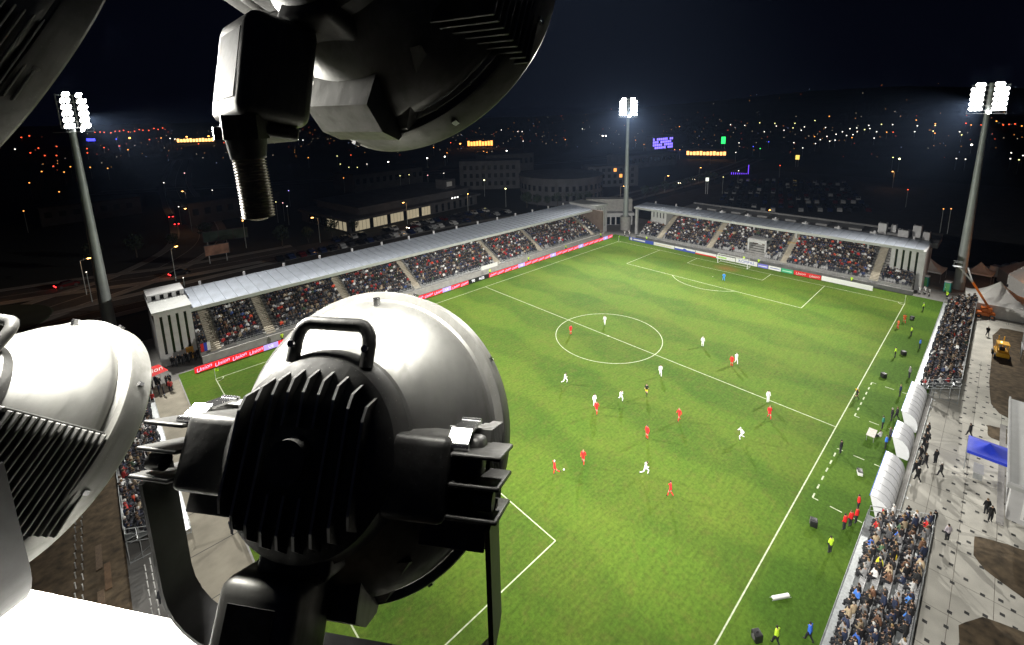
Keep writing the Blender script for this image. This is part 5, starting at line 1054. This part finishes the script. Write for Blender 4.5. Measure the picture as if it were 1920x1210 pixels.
def car(x, y, rz, where, group, col=None, lights=None):
    c, nm = col or random.choice(CCOL); st = tag(empty('parked_car' if not lights else 'car', (x, y, .02), rz), f'{nm} car {where}', 'car', group)
    b_ = link('body', CB, st); b_.color = (*c, 1); link('windows', CG, st); 
    for wx in (-1.3, 1.32):
        for wy in (-.78, .78): link('wheel', CW, st, (wx, wy, .32))
    if lights:
        for s in (-.6, .6):
            if 'h' in lights: MB().cbox((2.08, s-.2, .55), (2.2, s+.2, .75), .03).build('headlight', em('headlight glow', (1, .85, .55), 12), st)
            if 't' in lights: MB().cbox((-2.22, s-.22, .58), (-2.1, s+.22, .8), .03).build('tail_light', em('tail light glow', (1, .03, .03), 8), st)
rows = [(118+k*7.6, 30-k*.6) for k in range(12)]
nc = 0
for k in range(11):
    for i in range(17):
        if random.random() < .10 or nc > 165: continue
        x = 114+k*8.4+i*2.3; y = 31-i*2.62+k*2.7
        car(x+random.uniform(-.2, .2), y+random.uniform(-.3, .3), R(17+(180 if k % 2 else 0)+random.uniform(-2, 2)), f'parked in {["first","second","third","fourth","fifth","sixth","seventh","eighth","ninth","tenth","eleventh","twelfth","thirteenth"][k]} row of the car park behind the far stand', 'cars in the far car park'); nc += 1
for i in range(30):
    if random.random() < .15: continue
    car(-27+i*2.9, 90.2+(i % 2)*.3, R(90+random.uniform(-4, 4)), 'parked in the row between the long stand and the shopping building', 'cars by the shopping building')
for i in range(22):
    if random.random() < .2: continue
    car(-8+i*2.9, 99.0, R(-90+random.uniform(-4, 4)), 'parked along the shopping building front', 'cars by the shopping building')
for i in range(14):
    car(78+(i % 5)*4.2+random.uniform(-.5, .5), -50-(i//5)*6-(i % 5)*1.5, R(random.choice((80, 260))), 'parked in the dark lot behind the storage tent', 'cars behind the tents')
for x, y, rz, l, wl in ((-48.6, 96.5, 10, 't', 'with red tail lights on the road by the long stand roof'), (-69.2, 106.5, 15, 't', 'with red tail lights on the road behind the left mast'), (-39.5, 186, 80, 't', 'with red tail lights on the left road, far one'), (-40, 168, 82, 't', 'with red tail lights on the left road, near one'), (-58, 225, -70, 'h', 'with headlights on at the distant left'), (18, 96, 190, 'h', 'with headlights on in the lane by the shopping building'),
                        (190, 77, 185, 'h', 'with headlights on along the avenue, far one'), (172, 76, 185, 'h', 'with headlights on along the avenue, middle one'), (104, 73, 188, 'h', 'with headlights on along the avenue, near the far mast')): car(x, y, R(rz), wl, 'moving cars', None, l)
for k in range(3):
    vn = tag(empty('delivery_van', (84+k*5.6, -46.5-k*3.2, 0), R(70)), ['white', 'grey', 'pale'][k]+' box van parked behind the right mast, '+['first', 'second', 'third'][k]+' of three', 'van', 'vans behind the tents'); MB().cbox((-2.6, -1.05, .5), (1.3, 1.05, 2.9), .06).build('cargo_box', [m_white, m_wall, m_conc][k], vn); MB().cbox((1.3, -1.0, .45), (2.8, 1.0, 2.1), .15).build('cab', [m_white, m_wall, m_conc][k], vn, True); MB().b2((2.72, -.85, 1.3), (2.815, .85, 1.95)).build('windscreen', m_glassd, vn)
    for sx in (-1.6, 1.9):
        for sy in (-.95, .95): MB().cyl((sx, sy-.12, .42), (sx, sy+.12, .42), .42, n=14).build('wheel', m_black, vn, True)
# dark trees between the roads
m_leaf = pm('dark foliage', (.025, .04, .018), .9, 0, .4, .5); m_bark = pm('bark', (.05, .04, .03), .9)
def tree_parts(seed):
    rd_ = random.Random(seed); tr = MB().tube([(0, 0, 0), (.05, .02, 1.2), (-.03, .06, 2.6), (.08, 0, 4)], [.18, .15, .11, .05], 7)
    for k in range(5): a = k*1.3; tr.tube([(0, 0, 1.6+k*.4), (.7*math.cos(a), .7*math.sin(a), 2.4+k*.4), (1.3*math.cos(a), 1.3*math.sin(a), 3.0+k*.4)], [.07, .05, .02], 5)
    lf = MB()
    for _ in range(520):
        a = rd_.uniform(0, 6.28); u_ = rd_.uniform(-1, 1); r_ = rd_.random()**.4; p = Vector((1.9*r_*math.cos(a)*math.sqrt(1-u_*u_), 1.9*r_*math.sin(a)*math.sqrt(1-u_*u_), 3.8+2.0*r_*u_))
        p += Vector((math.sin(p.z*3+a)*.25, math.cos(p.z*2.3)*.25, 0)); n_ = Vector((rd_.gauss(0, 1), rd_.gauss(0, 1), rd_.gauss(0, 1))).normalized(); q = n_.orthogonal().normalized(); w_ = n_.cross(q); s = rd_.uniform(.14, .3)
        lf.add([p+q*s, p+w_*s*.6, p-q*s, p-w_*s*.6], [(0, 1, 2, 3)])
    return tr.mesh('trunk', m_bark), lf.mesh('crown', m_leaf)
TP = [tree_parts(k) for k in range(3)]
for i, (x, y) in enumerate([(-22+k*7.5, 104.2) for k in range(4)]+[(70+k*3.6, 92-k*2.5) for k in range(7)]+[(-64+k*9, 122+k*3) for k in range(4)]+[(120+k*9, 66.5) for k in range(9)]):
    st = tag(empty('tree', (x, y, 0), random.uniform(0, 6)), 'small dark leafy tree '+('beside the shopping building lane' if i < 4 else 'in front of the round building' if i < 11 else 'beyond the left roads' if i < 15 else 'along the avenue behind the far stand'), 'tree', 'dark street trees'); a, b_ = TP[i % 3]; link('trunk', a, st); link('crown', b_, st); s = random.uniform(.8, 1.3); st.scale = (s, s, s)
# ------------------------------------------------------------------ the near mast head: floodlights close to the camera
m_glow = em('near floodlight glass', (1, .97, .9), 30)
m_label = pm('type plate', (.04, .04, .04), .6, 0, .5, 60)
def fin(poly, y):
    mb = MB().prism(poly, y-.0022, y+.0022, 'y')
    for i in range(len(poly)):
        if min(poly[i][0], poly[(i+1) % len(poly)][0]) < -.295: mb.m[i] = 1  # rearmost edge faces take the pale painted highlight
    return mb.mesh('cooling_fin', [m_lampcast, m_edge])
def fl_parts():
    """floodlight meshes in lamp space: +x is the beam, z up, origin at the rim centre. returns list of (name, mesh, parent index)"""
    out = []
    bw = MB().lathe_x([(-.060, .266), (-.068, .256), (-.076, .260), (-.09, .2565), (-.12, .237), (-.16, .204), (-.195, .170), (-.212, .152)], 96); out.append(('bowl', bw.mesh('bowl', m_bowl, True, 50)))
    rm = MB().lathe_x([(-.003, .262), (0, .279), (-.004, .2815), (-.054, .2815), (-.06, .279), (-.062, .264)], 96); out.append(('rim', rm.mesh('rim', m_lamp, True, 30)))
    for k in range(8):
        a = k*math.pi/4+.2; y, z = math.cos(a)*.285, math.sin(a)*.285; out.append(('rim_clip', MB().box((-.035, y*.992, z*.992), (.012, .009, .009), 0, Matrix.Rotation(a, 3, 'X')).mesh('rim_clip', m_steel)))
    out.append(('lamp_glass', MB().lathe_x([(-.006, .262), (-.0059, .0001)], 64).mesh('lamp_glass', m_glow)))
    hs = MB().lathe_x([(-.205, .146), (-.21, .158), (-.232, .160), (-.24, .153), (-.262, .146), (-.292, .09), (-.296, .0001)], 64); out.append(('rear_housing', hs.mesh('rear_housing', m_lampcast, True, 40)))
    for i in range(9):
        y = -.104+i*.026; s = math.sqrt(max(0, 1-(y/.146)**2)); zt = .146*s; zc = .116*s
        poly = [(-.236, zt), (-.296, zc), (-.304, zc-.02), (-.304, -zc+.02), (-.296, -zc), (-.236, -zt), (-.262, -zt*.6), (-.262, zt*.6)]
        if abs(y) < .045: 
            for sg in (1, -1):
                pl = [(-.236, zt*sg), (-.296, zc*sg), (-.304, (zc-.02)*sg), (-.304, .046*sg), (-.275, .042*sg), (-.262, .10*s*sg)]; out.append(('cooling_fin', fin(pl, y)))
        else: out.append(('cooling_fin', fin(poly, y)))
    out.append(('bowl_bolt', MB().cyl((-.10, 0, .245), (-.107, 0, .262), .008, n=6).mesh('bowl_bolt', m_steel)))
    out.append(('rear_cap', MB().cyl((-.285, 0, 0), (-.318, 0, 0), .033, .031, 28).mesh('rear_cap', m_lampcast, True, 40)))
    # carrying handle on top of the housing
    P = [(-.245, .068, .135), (-.245, .068, .172)]+[(-.245, .068-.024*(1-math.cos(t)), .172+.03*math.sin(t)) for t in (.4, .8, 1.2, 1.57)]+[(-.245, -.068+.024*(1-math.cos(t)), .172+.03*math.sin(t)) for t in (1.57, 1.2, .8, .4)]+[(-.245, -.068, .172), (-.245, -.068, .135)]
    out.append(('handle', MB().tube(P, .0115, 12).mesh('handle', m_lampcast, True, 60)))
    for s in (1, -1): out.append(('handle_screw', MB().cyl((-.253, .068*s, .165), (-.262, .068*s, .165), .006, n=10).mesh('handle_screw', m_steel, True)))
    for s in (1, -1):
        f = lambda a, b_: (min(a*s, b_*s), max(a*s, b_*s))
        y0, y1 = f(.125, .232); out.append(('side_box', MB().cbox((-.262, y0, -.075), (-.165, y1, .043), .014).mesh('side_box', m_lampcast, True, 30)))
        y0, y1 = f(.2325, .272); out.append(('side_cover', MB().cbox((-.215, y0, -.068), (-.165, y1, .040), .012).mesh('side_cover', m_lampcast, True, 30)))
        for z in (.022, -.018, -.060):
            y0, y1 = f(.2335, .312); out.append(('side_fin', MB().cbox((-.262, y0, z-.0035), (-.15, y1, z+.0035), .003).mesh('side_fin', m_lampcast, True, 30)))
        for k in range(9):
            x = -.160+k*.0152; yi = .205+.05*(x+.16)/.13; y0, y1 = f(yi-.04, .276); out.append(('side_rib', MB().cbox((x, y0, -.135), (x+.0045, y1, .046), .002).mesh('side_rib', m_lampcast)))
        lt = MB().box((-.19, .238*s, .052), (.062, .034, .004), 0, Matrix.Rotation(R(-10), 3, 'Y')).box((-.232, .238*s, .042), (.030, .034, .004), 0, Matrix.Rotation(R(-42), 3, 'Y')).cyl((-.246, .218*s, .030), (-.246, .258*s, .030), .006, n=8).cyl((-.16, .221*s, .057), (-.16, .255*s, .057), .005, n=8)
        out.append(('latch', lt.mesh('latch', m_steel, True, 30)))
        y0, y1 = f(.272, .300); out.append(('pivot', MB().cyl((-.235, y0, -.04), (-.235, y1, -.04), .014, .014, 20).mesh('pivot', m_lampcast, True, 40)))
    # yoke: flat bar bent to a U
    zb = -.375; yb = .296; path = [(yb, -.045), (yb, zb+.11)]+[(yb-.11*(1-math.cos(t)), zb+.11-.11*math.sin(t)) for t in (.26, .52, .78, 1.05, 1.31, 1.57)]
    path = path+[(-a, b_) for a, b_ in reversed(path)]; w = .029; th = .004
    vs = []; fs = []
    for i, (y, z) in enumerate(path):
        p0 = path[max(i-1, 0)]; p1 = path[min(i+1, len(path)-1)]; d = Vector((p1[0]-p0[0], p1[1]-p0[1])).normalized(); n_ = Vector((-d.y, d.x))*th
        for sx in (-w, w):
            for q in (-1, 1): vs.append((sx, y+n_.x*q, z+n_.y*q))
    for i in range(len(path)-1):
        a = 4*i; fs += [(a, a+4, a+5, a+1), (a+1, a+5, a+7, a+3), (a+3, a+7, a+6, a+2), (a+2, a+6, a+4, a)]
    e = len(vs)-4; fs += [(0, 1, 3, 2), (e, e+2, e+3, e+1)]
    out.append(('yoke', MB().add(vs, fs).mesh('yoke', m_yoke, True, 40)))
    # control gear box under the housing with type plate, wedge fairing to the rim
    gb_ = MB().cbox((-.276, -.030, -.325), (-.150, .098, -.168), .02); out.append(('gear_box', gb_.mesh('gear_box', m_lamp, True, 30)))
    out.append(('gear_box_lip', MB().cbox((-.262, -.018, -.345), (-.165, .085, -.3245), .006).mesh('gear_box_lip', m_lampcast, True, 30)))
    out.append(('type_plate', MB().b2((-.2778, -.004, -.295), (-.2762, .072, -.195)).mesh('type_plate', m_label)))
    out.append(('gear_neck', MB().cbox((-.25, -.06, -.172), (-.16, .06, -.11), .012).mesh('gear_neck', m_lampcast, True, 30)))
    out.append(('fairing', MB().prism([(-.146, -.17), (-.05, -.262), (-.06, -.282), (-.10, -.285), (-.146, -.26)], -.07, .07, 'y').mesh('fairing', m_lamp)))
    q = [(-.15, .085, -.20), (-.15, -.15, -.165), (-.066, -.085, -.262), (-.066, .05, -.272)]; n_ = Vector((.02, 0, -.006)); bp_ = MB().add([Vector(p) for p in q]+[Vector(p)+n_ for p in q], [(0, 1, 2, 3), (7, 6, 5, 4), (0, 4, 5, 1), (1, 5, 6, 2), (2, 6, 7, 3), (3, 7, 4, 0)]); out.append(('bracket_plate', bp_.mesh('bracket_plate', m_lamp)))
    return out
FP = fl_parts()
def floodlight(O, a, label, power=60, beam=None, roll=0, skip=(), hung=False, boxyaw=0, yx=-.245):
    X = Vector(a).normalized(); Y = Vector((0, 0, 1)).cross(X).normalized(); Z = X.cross(Y)
    Mx = Matrix((X, Y, Z)).transposed().to_4x4() @ Matrix.Rotation(R(roll), 4, 'X'); Mx.translation = O
    st = tag(empty('floodlight'), label, 'floodlight', 'floodlights on the near mast head'); st.matrix_world = Mx
    for nm, me in FP:
        if nm in skip and me.vertices[0].co.y < -.1: continue
        o = link(nm, me, st)
        if boxyaw and nm in ('gear_box', 'gear_box_lip', 'type_plate'): o.matrix_local = Matrix.Translation((-.222, .078, -.25)) @ Matrix.Rotation(math.asin(X.z)*.5, 4, 'Y') @ Matrix.Rotation(R(-boxyaw), 4, 'Z') @ Matrix.Diagonal((.8, 1.2, 1, 1)) @ Matrix.Translation((.213, -.034, .25))
        if nm == 'yoke': o.location = (yx, 0, -.02); o.rotation_euler = (0, math.asin(X.z)+(math.pi if hung else 0), 0)
    l = bpy.data.lights.new('floodlight_glow', 'AREA'); l.shape = 'DISK'; l.size = .50; l.energy = power; l.color = (1, .97, .9)
    o = link('floodlight_glow', l, st, (.004, 0, 0), (0, R(-90), 0))
    return st
F1 = floodlight((-62.133, -43.5349, 37.7733), (0.7001, 0.5282, -0.4805), 'large floodlight seen from behind in the lower centre, black fins and handle', 60)
F2 = floodlight((-62.6822, -42.8766, 37.6817), (0.5743, 0.3355, -0.7467), 'pale floodlight at the left edge with brightly lit bowl', 140, yx=-.285, skip=('side_fin', 'side_cover', 'latch', 'side_box', 'pivot'))
for k in range(7): MB().cbox((-.262+k*.0152, -.276, -.135), (-.2575+k*.0152, -.15, .046), .002).build('side_rib', m_lampcast, F2)
MB().cbox((-.27, -.262, .040), (-.03, -.20, .050), .003).build('side_rail', m_lampcast, F2)
F3 = floodlight((-61.9662, -43.5409, 38.6081), (0.8449, 0.2884, -0.4506), 'dark floodlight hanging in at the top centre with corrugated conduit', 48, hung=True, boxyaw=15)
F4 = floodlight((-62.5442, -42.6533, 38.5656), (0.83, 0.1572, -0.5351), 'floodlight cut off by the upper left corner, grey rim band', 205, hung=True)
# conduit from the gear box of the upper floodlight, hanging straight down
gw = F3.matrix_world @ Vector((-.245, .045, -.338)); gi = F3.matrix_world.inverted()
side = Vector((.7255, -.6879, 0))
def dn(t, sx=0.): return gi @ (gw+Vector((0, 0, -t))+side*sx)
MB().cyl(dn(-.012), dn(.022), .031, n=8).cyl(dn(.022), dn(.050), .027, .023, 22).build('cable_gland', m_lampcast, F3, True, 40)
MB().cyl(dn(.004, -.036), dn(.022, -.036), .010, n=10).build('spare_gland', m_steel, F3, True)
pp = []; rr = []
for k in range(66):
    t_ = k/65; pp.append(dn(.05+.092*t_, .004*math.sin(t_*1.6))); rr.append((.0195+(.0028 if k % 3 == 1 else 0))*(1 if k < 62 else 1-.16*(k-61)))
MB().tube(pp, rr, 20).build('corrugated_conduit', pm('tan conduit', (.66, .60, .44), .5, 0, .06, 60), F3, True, 70)
# cross beam carrying the lower row
bd_ = tag(empty('cross_beam'), 'white steel cross beam at the lower left glaring in the floodlight', 'beam')
B0, B1 = Vector((-63.1587, -42.4955, 37.2445)), Vector((-62.5018, -43.5344, 37.3708))
ax = (B1-B0); Lb = ax.length; X = ax.normalized(); Z = (Vector((0, 0, 1))-X*X.z).normalized(); Y = Z.cross(X); Mx = Matrix((X, Y, Z)).transposed().to_4x4(); Mx.translation = B0; bd_.matrix_world = Mx
MB().cbox((-.6, -.62, -.05), (Lb, .16, 0), .008).build('deck_plate', m_white, bd_, True, 30)
for yy in (-.55, .04): MB().cbox((-.6, yy, -.20), (Lb, yy+.1, -.052), .008).build('box_section', m_white, bd_, True, 30)
for k in range(5): MB().cyl((.15+k*.3, -.05, 0), (.15+k*.3, -.05, .012), .012, n=6).build('bolt', m_steel, bd_)

# ------------------------------------------------------------------ night haze that shows the beams
hz = MB().b2((-700, -700, -8), (1500, 1700, 60)).build('haze', m_black)
hz.data.materials.clear()
hm = bpy.data.materials.new('night haze'); hm.use_nodes = True; t = hm.node_tree; t.nodes.clear()
ou = t.nodes.new('ShaderNodeOutputMaterial'); vo = t.nodes.new('ShaderNodeVolumePrincipled')
vo.inputs['Density'].default_value = .00006; vo.inputs['Color'].default_value = (.42, .60, 1, 1); vo.inputs['Anisotropy'].default_value = .72
t.links.new(vo.outputs[0], ou.inputs['Volume']); hz.data.materials.append(hm); tag(hz, kind='stuff')
